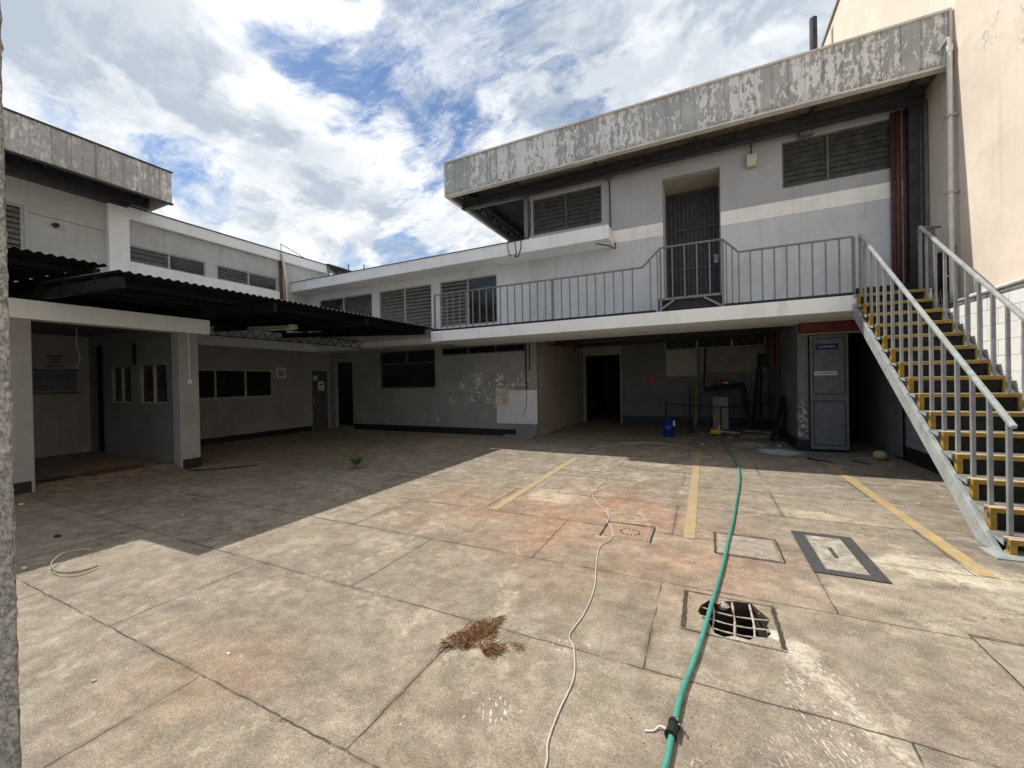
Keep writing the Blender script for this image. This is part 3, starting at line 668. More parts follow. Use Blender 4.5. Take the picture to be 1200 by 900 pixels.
# main roof
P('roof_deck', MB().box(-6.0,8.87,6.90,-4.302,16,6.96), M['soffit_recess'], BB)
P('roof_deck', MB().box(-4.3,8.87,6.62,3.597,16,6.68).box(-4.34,8.87,6.62,-4.301,16,6.899), M['soffit'], BB)
fa = MB().box(-6.03,8.80,6.47,3.56,8.85,7.30)
x = -6.0
i = 0
while x < 3.52:
    fa.box(x-.012,8.786,6.47,x+.012,8.801,7.30); x += .25 if i % 3 else .27; i += 1
P('roof_fascia', fa, M['fascia_r'], BB)
P('fascia_side', MB().box(-6.03,8.852,6.47,-5.99,16,7.30), M['fascia_r'], BB)
for bx_ in ((-6.05,8.765,7.30,3.58,8.87,7.335),(-6.05,8.765,6.43,3.58,8.90,6.468),(-6.055,8.902,6.43,-5.98,16,6.468),(-6.06,8.78,6.469,-6.032,8.80,7.299),(3.55,8.775,6.469,3.585,8.80,7.299)):
    P('fascia_trim', MB().box(*bx_), M['trim'], BB)
bm_ = MB()
bm_.box(-5.97,9.50,6.37,3.5,9.52,6.54).box(-5.97,9.44,6.54,3.5,9.58,6.56).box(-5.97,9.44,6.35,3.5,9.58,6.37)
P('eaves_beam', bm_, M['steel_dark'], BB)
for x in (-5.75,-4.25,-2.2,-.1,1.9,3.3):
    m = MB().box(x-.04,8.9,6.70,x+.04,9.43,6.89) if x < -4.3 else MB().box(x-.03,8.9,6.53,x+.03,9.43,6.618)
    if x < -4.3: m.box(x-.04,9.6,6.70,x+.04,15.8,6.89)
    P('rafter', m, M['steel_dark'], BB)
tr = MB().bar((-5.9,8.95,6.52),(-5.9,15.5,6.52),.05).bar((-5.9,8.95,6.86),(-5.9,15.5,6.86),.05)
for i in range(10):
    y = 9+i*.65; tr.bar((-5.9,y,6.52),(-5.9,y+.32,6.86),.03).bar((-5.9,y+.32,6.86),(-5.9,y+.65,6.52),.03)
P('edge_truss', tr, M['steel_dark'], BB)
P('strut', MB().bar((-5.9,9.9,6.55),(-4.15,9.75,6.45),.08), M['rail'], BB)
P('batten', MB().bar((-3.6,9.2,6.59),(-1.95,9.2,6.59),.03), M['galv'], BB)
P('eaves_cable', MB().tube(cr([(-4.0+.75*i,9.42,6.40-.035*(i%2)) for i in range(11)],4), .012, 6), M['black'], BB, smooth=True)
P('side_post', MB().box(-4.22,9.72,5.08,-4.12,9.79,6.4), M['rail'], BB)
P('corner_column', MB().box(3.36,9.66,2.98,3.50,9.79,6.61), M['steel_dark'], BB)

# ------------------------------------------------------------------ balcony railing
RL = T('balcony_railing', 'grey metal balustrade along the white balcony edge, stepping up at the gate', 'railing', (-2,8.86,2.97))
top = [(-6.5,3.95),(-1.16,3.94),(-.80,4.29),(.34,4.28),(.61,3.99),(2.34,3.985)]
ry = 8.86
m = MB()
for a, b in zip(top[:-1], top[1:]): m.bar((a[0],ry,a[1]),(b[0],ry,b[1]),.05,.028)
P('handrail', m, M['rail'], RL)
P('bottom_rail', MB().bar((-6.5,ry,3.0),(-1.16,ry,3.0),.03,.02).bar((.61,ry,3.0),(2.34,ry,3.0),.03,.02), M['steel_dark'], RL)
def railz(x):
    for a, b in zip(top[:-1], top[1:]):
        if a[0] <= x <= b[0]: return a[1]+(b[1]-a[1])*(x-a[0])/(b[0]-a[0])
    return 3.98
xs = [-6.5+.1975*i for i in range(27)] + [-1.0,-.86] + [-.80+.228*i for i in range(1,5)] + [.40,.5] + [.61+.192*i for i in range(9)]
proto = P('baluster', MB().box(-6.5-.012,ry-.012,2.972,-6.5+.012,ry+.012,3.94), M['rail'], RL)
for x in xs[1:]:
    zb = 3.255 if -.81 < x < .35 else 2.972; zt = railz(x)-.012
    c = proto.copy(); COL.objects.link(c); c.parent = RL
    sc = (zt-zb)/(3.94-2.972); c.scale = (1,1,sc)
    c.location = (x+6.5, 0, (zb-2.97)-(2.972-2.97)*sc)
for x in (-6.5,-3.17,-.8,.34,2.34):
    P('post', MB().box(x-.02,ry-.021,2.973,x+.02,ry+.021,railz(x)-.015), M['rail'], RL)

# ------------------------------------------------------------------ staircase
ST = T('outdoor_staircase', 'straight steel staircase with yellow edged treads and grey handrails up to the balcony', 'staircase', (2.8,4.99,0))
R_, G_ = .2015, .2685
Y0, Z0 = 4.99, .14
XA, XB = 2.36, 3.25
SL = R_/G_
def ztop(y): return (y-Y0)*SL-.035
for xs_, xe in ((XA-.06, XA-.012), (XB+.005, XB+.05)):
    ya, yb = Y0+.035/SL, 8.795
    pts = [(xs_,ya,0.0),(xs_,yb,ztop(yb)),(xs_,yb,ztop(yb)-.22),(xs_,ya+.22/SL,0.0)]
    st = P('stringer', MB().prism(pts, (xe-xs_,0,0)), M['galv'], ST, bevel=.004)
tr0 = P('tread', MB().box(XA-.03,Y0+.041,Z0-.03,XB-.001,Y0+G_+.03,Z0), M['tread'], ST, bevel=.003)
f0 = P('riser_frame', MB().box(XA,Y0,Z0-.042,XB,Y0+.04,Z0-.002).box(XA,Y0+.001,Z0-R_+.002,XA+.045,Y0+.06,Z0-.043).box(XB-.045,Y0+.001,Z0-R_+.002,XB,Y0+.06,Z0-.043), M['yellow'], tr0, bevel=.003)
n0 = P('nosing', MB().box(XA+.002,Y0+.002,Z0-.001,XB-.002,Y0+.045,Z0+.006), M['nosing'], tr0, bevel=.002)
n0b = P('grip_strip', MB().box(XA+.002,Y0+.06,Z0+.0005,XB-.002,Y0+.10,Z0+.005), M['nosing'], tr0)
P('gap_shade_sheet', MB().box(XA+.02,Y0+G_+.032,Z0-.03,XB-.02,Y0+G_+.037,Z0+R_-.04), M['canopy_frame'], tr0)  # dark sheet added to blacken the shaded gap between treads
for xg, nm in ((XA-.036,'gusset'),(XB+.0275,'gusset')):
    gy = Y0+G_
    P('gusset', MB().prism([(xg-.004,gy-.01,ztop(gy)-.02),(xg-.004,gy-.012,Z0-.004),(xg-.004,Y0+.01,Z0-.004),(xg-.004,Y0+.01,Z0-.05)],(.008,0,0)), M['galv'], tr0)
for k2 in range(1,15):
    dupp(tr0, ST, (0, G_*k2, R_*k2), (0,0,0))
P('base_plate', MB().box(2.22,4.86,.001,2.62,5.12,.014), M['galv'], ST)
bl = P('baluster', MB().box(XA+.047,Y0+.12,Z0+.001,XA+.081,Y0+.154,Z0+1.02), M['galv2'], ST, bevel=.004)
br = P('baluster', MB().box(XB-.081,Y0+.12,Z0+.001,XB-.047,Y0+.154,Z0+1.02), M['galv2'], ST, bevel=.004)
for k2 in range(1,14):
    for b in (bl, br): dupp(b, ST, (0, G_*k2, R_*k2), (0,0,0))
def hr(x):
    a = (x, Y0+.07, Z0+1.02-.05); b = (x, 8.82, 3.985)
    return MB().bar(a, b, .046, .042)
P('handrail', hr(XA+.065), M['galv'], ST, bevel=.012)
P('handrail', hr(XB-.065), M['galv'], ST, bevel=.012)
P('post', MB().box(XA+.045,8.80,2.98,XA+.085,8.84,3.96), M['rail'], ST)
P('post', MB().box(XB-.085,8.80,2.98,XB-.045,8.84,3.96).bar((XB-.065,8.84,3.985),(3.5,9.0,3.985),.03).box(3.36,8.95,2.98,3.42,9.02,3.98), M['rail'], ST)

# ------------------------------------------------------------------ neighbour wall, block wall
NB = T('neighbour_building', 'tall peach rendered neighbouring wall rising over the staircase', 'building', (3.8,5,0))
P('wall', MB().box(3.6,-8,0,4.6,22,12.25), M['pink'], NB)
P('coping', MB().box(3.55,-8,12.252,4.65,22,12.33), M['cream_old'], NB)
BW = T('block_wall', 'low white painted block wall behind the staircase with a black base', 'wall', (3.4,3,0))
P('wall', MB().box(3.32,-8,0,3.597,10.39,2.56), M['white_block'], BW)
P('baseboard', MB().box(3.295,-8,0,3.318,10.2,.26), M['base'], BW)
t = T('wall_pipes', 'bundle of pale and grey pipes lying along the top of the block wall', 'pipes', (3.45,5,2.56))
for x, z, r, mt in ((3.40,2.60,.03,'conduit'),(3.47,2.61,.04,'galv'),(3.55,2.70,.05,'white_pvc'),(3.54,2.60,.03,'black'),(3.42,2.67,.025,'galv')):
    pts = [(x+random.uniform(-.012,.012), y, z+random.uniform(-.008,.012)) for y in (-7,-3,0,2,3.5,4.5,5.5,6.5,7.2,7.9,8.6)]
    P('pipe', MB().tube(cr(pts,4), r, 8), M[mt], t, smooth=True)
t = T('downpipe', 'white downpipe on the peach wall at the fascia end', 'downpipe', (3.5,8.7,2.6))
P('pipe', MB().tube(cr([(3.5,8.66,2.66),(3.5,8.68,4),(3.51,8.70,5.5),(3.52,8.72,6.72)],4), .034, 12), M['white_pvc'], t, smooth=True)
P('elbow', MB().tube(cr([(3.52,8.72,6.72),(3.51,8.73,6.84),(3.45,8.75,6.80),(3.40,8.76,6.70)],5), .026, 12), M['white_pvc'], t, smooth=True)
P('collar', MB().lathe((3.52,8.72,6.62),[(.0,.0),(.044,0),(.044,.10),(.0,.12)],14), M['white_pvc'], t)
for z in (3.1,4.4,5.6):
    P('bracket', MB().box(3.44,8.65,z,3.598,8.72,z+.025), M['galv'], t)
for x, lab, r in ((3.15,'left red oxide riser pipe beside the wide upstairs louvre window',.025),(3.23,'middle red oxide riser pipe in the stair corner',.042),(3.325,'right red oxide riser pipe against the black corner column',.022)):
    one('riser_pipe', lab, 'pipe', MB().tube([(x,9.74,2.98),(x,9.74,4.5),(x+.004,9.74,6.38)], r, 12), M['red_pipe'], 'red pipes in the stair corner', smooth=True)
one('conduit_pipe', 'thin grey conduit next to the black corner column above the stairs', 'pipe', MB().tube([(3.53,9.70,2.98),(3.53,9.71,5),(3.53,9.70,6.4)], .022, 10).tube([(3.575,9.6,2.98),(3.575,9.6,6.4)], .016, 8), M['conduit'], smooth=True)
# dark clutter of cables and brick at the stair head
t = T('meter_niche', 'dark cable niche with bare brick at the head of the stairs', 'niche', (3.55,9.3,2.97))
P('brick_patch', MB().box(3.575,9.0,3.0,3.598,9.55,3.45), M['red_pipe'], t)
cb = MB()
for i in range(6):
    y = 8.75+.1*i; cb.tube(cr([(3.55,y,2.75),(3.54,y+.05,3.0),(3.5,y-.04,3.2),(3.55,y+.06,3.45+.03*i),(3.58,y+.02,3.6)],5), .012, 6)
P('cable', cb, M['black'], t, smooth=True)
P('meter_box', MB().box(3.53,8.98,3.42,3.596,9.14,3.58), M['black'], t)

# ------------------------------------------------------------------ left building
LB = T('side_building', 'two storey building along the left with high strip windows and stained metal fascia', 'building', (-12.6,6,0))
XL = -12.6
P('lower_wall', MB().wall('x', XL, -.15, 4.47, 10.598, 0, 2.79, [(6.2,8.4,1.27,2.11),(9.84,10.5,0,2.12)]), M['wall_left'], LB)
P('baseboard', MB().box(XL+.003,4.6,0,XL+.022,9.8,.17), M['base'], LB)
P('lintel_beam', MB().box(XL-.15,4.4,2.79,XL+.08,9.898,3.08), M['white_conc'], LB)
louvre_window(LB, 'x', XL, 6.2, 8.4, 1.27, 2.11, 3, 'frame', 'louvre_dark', sgn=-1, split=[5.5,6.62,7.45,8.4] if False else [6.2,6.72,7.56,8.4])
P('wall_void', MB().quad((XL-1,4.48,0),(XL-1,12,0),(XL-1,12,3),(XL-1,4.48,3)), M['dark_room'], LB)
dr = P('door', MB().box(XL-.06,9.86,.02,XL-.02,10.48,2.1), M['door_purple'], LB)
P('handle', MB().box(XL-.019,9.92,1.0,XL-.0,9.95,1.12), M['frame'], dr)
P('upper_wall', MB().wall('x', XL, -.15, -8, 10.46, 3.082, 5.95, [(4.83,6.53,4.70,5.12),(6.82,8.62,4.70,5.12),(.9,3.19,4.45,5.42)]), M['wall_left_up'], LB)
P('pilaster', MB().box(XL+.003,4.44,3.1,XL+.16,4.82,5.94), M['white_conc'], LB, bevel=.006)
P('parapet', MB().box(XL-.2,4.825,5.70,XL+.13,10.46,6.0), M['white_conc'], LB, bevel=.01)
P('parapet_flashing', MB().box(XL-.2,4.83,6.002,XL+.16,10.46,6.02), M['steel_dark'], LB)
P('sill_band', MB().box(XL+.003,4.83,4.2,XL+.05,8.7,4.69), M['white_conc'], LB)
P('wall_moulding', MB().box(XL+.003,-8,5.30,XL+.03,.89,5.33).box(XL+.003,3.25,5.30,XL+.03,4.43,5.33), M['wall_left_up'], LB)
P('roof_deck', MB().box(-17,-8,5.955,XL-.21,10.4,6.0), M['sheet_dark'], LB)
P('end_wall', MB().wall('y', 10.46, .15, -17, XL+.0, 3.1, 5.95), M['wall_left_up'], LB)
louvre_window(LB, 'x', XL, 4.83, 6.53, 4.70, 5.12, 2, 'frame', 'louvre', sgn=-1, blank=(1,))
louvre_window(LB, 'x', XL, 6.82, 8.62, 4.70, 5.12, 2, 'frame', 'louvre_pale', sgn=-1, blank=(1,), pitch=.07)
louvre_window(LB, 'x', XL, .9, 3.19, 4.45, 5.42, 2, 'frame', 'louvre_pale', sgn=-1, fw=.05)
XF = -11.4
fa = MB().box(XF-.05,-8,6.0,XF,5.22,6.72)
y = -7.9; i = 0
while y < 5.2:
    fa.box(XF-.001,y-.009,6.0,XF+.020,y+.009,6.72); y += .23 if i % 2 else .2; i += 1
P('roof_fascia', fa, M['fascia_l'], LB)
P('fascia_end', MB().box(XL-1.5,5.17,6.0,XF-.052,5.22,6.72), M['fascia_l'], LB)
P('fascia_trim', MB().box(XF-.06,-8,6.72,XF+.03,5.24,6.75).box(XF-.06,-8,5.965,XF+.025,5.24,5.998), M['steel_dark'], LB)
P('eaves_soffit', MB().box(XL-1.5,-8,6.34,XF-.055,5.165,6.38), M['soffit'], LB)
P('eaves_beam', MB().box(XL+.2,-8,6.05,XL+.28,5.15,6.33), M['steel_dark'], LB)
for yy in (4.98,4.6,3.4,2.2,1.0,-.2):
    P('rafter', MB().box(XL-.1,yy-.03,6.2,XF-.056,yy+.03,6.339), M['steel_dark'], LB)

# open front room under the canopy
GR = T('front_room', 'low open fronted grey room with white beam at the left edge of the yard', 'room', (-9.4,3.4,0))
XP = -9.2
P('beam', MB().box(XP-.28,-3,2.69,XP,4.82,2.98), M['white_conc'], GR, bevel=.006)
P('pier', MB().box(XP-.26,1.30,0,XP-.008,2.37,2.688), M['wall_porch'], GR, bevel=.008)
P('pier', MB().box(XP-.26,4.26,0,XP-.008,4.60,2.688), M['wall_porch'], GR, bevel=.008)
P('pier_base', MB().box(XP-.27,1.29,0,XP+.001,2.33,.24).box(XP-.27,4.29,0,XP+.001,4.61,.2), M['base'], GR)
P('side_wall', MB().wall('y', 4.33, .14, -13.42, XP-.262, 0, 2.86, [(-13.3,-12.6,.12,2.62),(-12.2,-11.29,1.29,2.08),(-10.92,-9.82,1.29,2.08)]), M['wall_room'], GR)
P('rear_wall', MB().wall('x', -13.3, -.12, -3, 4.329, 0, 2.86), M['wall_side'], GR)
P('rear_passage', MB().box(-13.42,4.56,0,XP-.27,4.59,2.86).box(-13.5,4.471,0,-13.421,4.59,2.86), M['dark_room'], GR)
P('room_floor', MB().box(-13.299,-3,0,-9.47,4.329,.12).prism([(-9.47,1.4,.0),(-8.85,1.4,.0),(-9.47,1.4,.12)],(0,2.84,0)), M['floor_conc'], GR)
P('wall_board', MB().box(-13.297,1.5,1.60,-13.27,4.1,2.02), M['board_blue'], GR)
P('ceiling', MB().box(-17,-3,2.862,XP-.282,4.47,2.95), M['soffit_low'], GR)
P('front_wall', MB().box(XP-.2,-3,0,XP-.05,1.295,2.688), M['wall_porch'], GR)
for a, b in ((-12.2,-11.29),(-10.92,-9.82)):
    fm = MB().box(a,4.35,1.29,a+.04,4.42,2.08).box(b-.04,4.35,1.29,b,4.42,2.08).box((a+b)/2-.03,4.35,1.29,(a+b)/2+.03,4.42,2.08).box(a+.04,4.36,1.29,b-.04,4.42,1.32)
    w = P('window', fm, M['cream_old'], GR); P('pane', MB().box(a+.04,4.385,1.32,b-.04,4.39,2.08), M['glass'], w)
P('serving_shelf', MB().box(-13.298,1.2,1.53,-13.15,4.1,1.56).box(-13.298,1.2,2.04,-13.15,4.1,2.07), M['steel_dark'], GR)

# canopies
def canopy(label, xe, xw, y0, y1, ze, zw, loc):
    t = T('metal_canopy', label, 'canopy', loc, 'corrugated carport roofs')
    m = MB(); n = int((y1-y0)/.0095); pitch = .105
    ys = [y0+(y1-y0)*i/n for i in range(n+1)]
    for y in ys:
        h = .014*math.sin(2*PI*y/pitch)
        m.v += [(xe, y, ze+h), (xw, y, zw+h)]
    for i in range(n): m.f.append((2*i, 2*i+1, 2*i+3, 2*i+2))
    o = P('roof_sheet', m, M['canopy_sheet'], t, smooth=True, merge=False)
    sd = o.modifiers.new('thick', 'SOLIDIFY'); sd.thickness = .006
    sl = (zw-ze)/(xw-xe)
    def zz(x): return ze+(x-xe)*sl
    n = 6
    for i in range(n):
        x = xe-.75-(xe-xw-.85)*i/(n-1); d = .08
        P('purlin', MB().box(x-.03,y0+.02,zz(x)-.02-d,x+.03,y1-.02,zz(x)-.02), M['canopy_frame'], t)
    for y in [y0+.06]+[y0+(y1-y0)*k2/3 for k2 in (1,2)]+[y1-.08]:
        P('rafter', MB().bar((xe-.12,y,ze-.12),(xw+.02,y,zw-.20),.07,.15), M['canopy_frame'], t)
    return t
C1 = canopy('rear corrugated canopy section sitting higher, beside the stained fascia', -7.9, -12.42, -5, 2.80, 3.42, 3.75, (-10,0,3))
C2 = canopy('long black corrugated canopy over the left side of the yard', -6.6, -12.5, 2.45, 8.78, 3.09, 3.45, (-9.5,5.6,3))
P('sun_leak_blocker', MB().quad((-6.95,8.74,3.125),(-12.5,8.74,3.46),(-12.5,9.79,3.50),(-6.95,9.79,3.17)).quad((-6.95,8.74,3.121),(-12.5,8.74,3.456),(-12.5,9.79,3.496),(-6.95,9.79,3.166)), M['canopy_sheet'], C2, merge=False)  # sheet added to block sun leaking between canopy end and balcony
tz = MB(); xt = -10.2
for i in range(17):
    y = 4.9+i*.3; tz.bar((xt,y,2.80),(xt,y+.15,3.02),.014).bar((xt,y+.15,3.02),(xt,y+.3,2.80),.014)
tz.bar((xt,4.9,2.80),(xt,9.9,2.80),.02).bar((xt,4.9,3.02),(xt,9.9,3.02),.02)
P('lattice_joist', tz, M['canopy_frame'], C2)

# near pillar on the left edge
PL = T('pillar', 'rough grey stucco pillar edge close to the camera on the left', 'pillar', (-2.0,.5,0))
fwd = Vector((-.4322,.9018,0)); rgt = Vector((.9018,.4322,0))
c0 = fwd*1.25 + rgt*(-1.25*1.247)
vr = c0.normalized()
pm = MB(); nz = 130; q = [c0, c0-rgt*.35, c0-rgt*.35+vr*.35, c0+vr*.35-rgt*.01]
ring = []
def edge(a, b, n): return [a+(b-a)*i/n for i in range(n)]
loop = edge(q[0],q[1],40)+edge(q[1],q[2],6)+edge(q[2],q[3],6)+edge(q[3],q[0],40)
for i in range(nz+1):
    for p in loop:
        j = Vector((random.gauss(0,.0022), random.gauss(0,.0022), 0)); pp = p+j
        pm.v.append((pp.x, pp.y, 3.4*i/nz))
k = len(loop)
for i in range(nz):
    for j in range(k):
        pm.f.append((i*k+j, i*k+(j+1)%k, (i+1)*k+(j+1)%k, (i+1)*k+j))
pm.f.append(tuple(nz*k+j for j in range(k)))
P('shaft', pm, M['stucco'], PL, smooth=True)

# ------------------------------------------------------------------ doors of the store room
SD = T('storeroom_door', 'slate grey panelled door leaf with a navy sign and a white sign', 'door', (2.3,10.36,0))
P('leaf', MB().box(1.985,10.33,.06,2.625,10.37,2.44), M['door'], SD, bevel=.004)
P('panel', MB().box(2.05,10.322,.16,2.56,10.332,1.06).box(2.05,10.322,1.22,2.56,10.332,2.36), M['door'], SD, bevel=.004)
gv = MB()
for (a,b,c,d) in ((2.035,2.575,.145,1.075),(2.035,2.575,1.205,2.375)):
    gv.box(a,10.326,c,b,10.3305,c+.014).box(a,10.326,d-.014,b,10.3305,d).box(a,10.326,c+.014,a+.014,10.3305,d-.014).box(b-.014,10.326,c+.014,b,10.3305,d-.014)
P('panel_shade_line', gv, M['black'], SD)  # raised black strips stand in for the shadow round the panels
SD2 = T('storeroom_door', 'slate grey door leaf folded open under the staircase', 'door', (3.24,10.1,0))
P('leaf', MB().box(3.23,9.78,.06,3.265,10.30,2.2), M['door'], SD2, bevel=.004)
P('panel', MB().box(3.222,9.84,.16,3.232,10.24,1.05).box(3.222,9.84,1.2,3.232,10.24,2.1), M['door'], SD2, bevel=.003)

def text(parent, s, loc, size, mat, rot=(PI/2,0,0), name='lettering'):
    cu = bpy.data.curves.new(name, 'FONT'); cu.body = s; cu.size = size; cu.align_x = 'CENTER'; cu.align_y = 'CENTER'; cu.extrude = .0008
    cu.materials.append(mat)
    tmp = bpy.data.objects.new('tmp', cu); COL.objects.link(tmp); bpy.context.view_layer.update()
    me = bpy.data.meshes.new_from_object(tmp.evaluated_get(bpy.context.evaluated_depsgraph_get())); bpy.data.objects.remove(tmp)
    if not me.materials: me.materials.append(mat)
    o = bpy.data.objects.new(name, me); COL.objects.link(o); o.rotation_euler = rot; o.parent = parent
    o.location = Vector(loc)-ORG[parent.name]; return o
t = T('name_sign', 'navy blue plate with white lettering high on the slate door', 'sign', (2.24,10.318,2.14))
P('plate', MB().box(2.08,10.308,2.13,2.46,10.32,2.245), M['blue_sign'], t)
text(t, 'LAVANDERIA', (2.27,10.306,2.185), .047, M['paper'])
t = T('name_sign', 'narrow white strip with black lettering halfway up the slate door', 'sign', (2.24,10.318,1.58))
P('plate', MB().box(2.05,10.308,1.60,2.43,10.32,1.685), M['paper'], t)
text(t, 'MANSERPACK', (2.24,10.306,1.642), .055, M['ink'])
t = T('door_notice', 'square white restroom symbol plate on the corner door', 'sign', (XL-.015,9.95,1.8))
P('plate', MB().box(XL-.019,9.91,1.78,XL-.012,10.07,1.94), M['paper'], t)
P('symbol', MB().box(XL-.011,9.97,1.80,XL-.009,10.01,1.90), M['ink'], t)
t = T('door_notice', 'white printed paper sheet taped to the corner door', 'notice', (XL-.015,10.2,1.4))
P('sheet', MB().box(XL-.018,10.10,1.42,XL-.014,10.35,1.73), M['paper'], t)
P('print', MB().box(XL-.0135,10.15,1.60,XL-.0125,10.3,1.66).box(XL-.0135,10.13,1.48,XL-.0125,10.32,1.5).box(XL-.0135,10.13,1.53,XL-.0125,10.32,1.55), M['ink'], t)
t = T('wall_notice', 'blue and white framed notice beside the left louvre window', 'notice', (XL+.01,8.7,1.9))
P('frame', MB().box(XL+.002,8.53,1.86,XL+.012,8.84,2.20), M['paper'], t)
P('print', MB().box(XL+.0125,8.58,1.91,XL+.014,8.79,2.14), M['blue_pale'], t)
P('line', MB().box(XL+.0145,8.61,2.06,XL+.0155,8.76,2.09).box(XL+.0145,8.61,1.97,XL+.0155,8.76,1.99), M['paper'], t)
t = T('wall_notice', 'dim printed notice above the shelves inside the open room', 'notice', (-13.28,3.7,2.1))
P('sheet', MB().box(-13.297,3.60,2.12,-13.285,3.92,2.42), M['cream_old'], t)
P('print', MB().box(-13.2845,3.63,2.36,-13.283,3.89,2.39).box(-13.2845,3.66,2.29,-13.283,3.82,2.31).box(-13.2845,3.66,2.23,-13.283,3.84,2.25).box(-13.2845,3.63,2.15,-13.283,3.89,2.17), M['ink'], t)
one('safety_sign', 'small red sign on the dark recess wall', 'sign', MB().box(-1.80,14.97,1.44,-1.59,14.995,1.73), M['red_sign'])
one('safety_sign', 'thin red and white strip above the small red sign', 'sign', MB().box(-1.80,14.975,1.84,-1.58,14.995,1.87), M['red_sign'])
t = T('wall_plate', 'dark vertical plate above the room windows', 'plate', (-11.1,4.32,2.1))
P('plate', MB().box(-11.18,4.318,2.12,-11.02,4.328,2.58), M['black'], t)

# ------------------------------------------------------------------ fixtures
t = T('floodlight', 'small cream floodlight box hanging on the upper wall beside the gate', 'lamp', (.93,9.7,5.95))
P('housing', MB().box(.84,9.66,5.94,1.02,9.77,6.18), M['beige_box'], t, bevel=.008)
P('stem', MB().tube([(.93,9.74,6.18),(.93,9.74,6.6)], .012, 8), M['black'], t)
t = T('junction_box', 'grey metal box hanging under the eaves above the wide louvre window', 'box', (1.85,9.65,6.3))
P('housing', MB().box(1.74,9.62,6.30,1.97,9.77,6.58), M['conduit'], t, bevel=.006)
P('lid', MB().box(1.76,9.61,6.32,1.95,9.619,6.56), M['conduit'], t)
t = T('security_camera', 'small round camera housing at the wall top with a cable running down', 'camera', (-2.0,9.7,6.5))
P('housing', MB().box(-2.06,9.66,6.36,-1.94,9.79,6.50), M['conduit'], t, bevel=.02)
P('cable', MB().tube(cr([(-2.0,9.75,6.4),(-1.99,9.77,5.9),(-1.985,9.77,5.2),(-1.86,9.7,4.72),(-1.95,9.3,4.66),(-2.2,9.15,4.70)],6), .014, 6), M['black'], t, smooth=True)
t = T('hanging_cables', 'black cables looped over the white parapet below the roof corner', 'cable', (-4.0,9.05,4.7))
P('cable', MB().tube(cr([(-4.05,9.75,6.3),(-4.06,9.7,5.4),(-4.0,9.05,5.1),(-4.02,9.03,4.85),(-4.12,9.05,4.66),(-4.2,9.1,4.74)],6), .013, 6).tube(cr([(-4.35,9.3,5.1),(-4.37,9.05,5.09),(-4.36,9.04,4.8),(-4.3,9.1,4.72)],6), .011, 6).tube(cr([(-4.16,9.3,5.12),(-4.18,9.04,5.09),(-4.15,9.03,4.78),(-4.2,9.06,4.66)],5), .011, 6), M['black'], t, smooth=True)
P('socket_box', MB().box(-4.06,9.66,5.2,-3.98,9.72,5.32), M['paper'], t)
t = T('fluorescent_light', 'old cream strip light hanging under the black canopy', 'lamp', (-9.1,6.1,2.95))
dv = Vector((1.08,.37,0)).normalized(); a0 = Vector((-9.67,5.92,2.97)); b0 = a0+dv*1.14
P('housing', MB().bar(a0,b0,.16,.06), M['cream_old'], t)
P('tube', MB().tube([a0+Vector((0,0,-.05)), b0+Vector((0,0,-.05))], .02, 10), M['tube_white'], t, smooth=True)
P('end_cap', MB().bar(b0-dv*.09, b0+dv*.01, .17, .10), M['beige_box'], t)
one('light_switch', 'white switch with a thin conduit on the narrow right pier', 'switch', MB().box(XP-.008,4.40,1.68,XP+.025,4.46,1.76).tube([(XP+.004,4.43,1.76),(XP+.004,4.43,2.68)], .008, 6), M['paper'])
one('bell_housing', 'small round dark lamp on the upper left wall', 'lamp', MB().tube([(XL+.0,3.62,5.16),(XL+.1,3.62,5.15)], .05, 12), M['black'])
one('wall_conduit', 'pair of black conduits down the wall corner by the plaster patch', 'conduit', MB().tube([(-4.62,10.57,2.69),(-4.62,10.575,1.35)], .02, 8).tube([(-4.50,10.57,2.69),(-4.50,10.575,1.9)], .014, 8).tube(cr([(-4.62,10.58,1.35),(-4.63,10.575,.9),(-4.75,10.575,.6)],5), .006, 6), M['black'], smooth=True)
one('fire_pipe', 'red pipe bent under the balcony above the block wall', 'pipe', MB().tube(cr([(-4.05,10.9,2.66),(-3.9,11.4,2.64),(-3.6,12.0,2.6)],4), .03, 8).box(-3.75,11.9,2.5,-3.6,12.05,2.7), M['red_pipe'])
one('red_conduit', 'dark red pipe standing in the recess corner', 'pipe', MB().tube([(1.70,13.2,2.95),(1.70,13.2,1.9)], .05, 8).tube([(1.72,12.6,2.95),(1.72,12.6,.4)], .02, 8), M['red_pipe'])
one('ceiling_pipes', 'pale and dark pipes running under the recess ceiling', 'pipes', MB().tube([(-3.8,11.3,2.88),(1.7,11.3,2.88)], .03, 8).tube([(-1.2,11.9,2.84),(1.7,11.9,2.84)], .022, 8).tube([(.3,12.0,2.90),(1.6,12.0,2.90)], .045, 8), M['conduit'], smooth=True)
t = T('corner_pipes', 'rusty downpipes and cable strapped where the two roof parapets meet', 'pipes', (XL+.1,8.8,4.7))
P('pipe', MB().tube([(XL+.07,8.72,3.7),(XL+.07,8.72,5.7)], .05, 8), M['red_pipe'], t, smooth=True)
P('pipe', MB().tube([(XL+.1,8.90,3.7),(XL+.1,8.88,5.0),(XL+.17,8.7,5.9)], .04, 8), M['white_pvc'], t, smooth=True)
P('cable', MB().tube(cr([(XL+.17,8.66,5.65),(XL+.19,8.66,6.15),(XL+.16,8.75,6.22),(XL+.1,9.6,6.02)],6), .012, 6), M['conduit'], t, smooth=True)
t = T('roof_scrap', 'small stack of dark sheets and brackets on the end of the left parapet', 'scrap', (-12.6,10.8,6.0))
P('sheet', MB().box(-13.3,10.5,6.03,-12.45,11.6,6.07), M['steel_dark'], t)
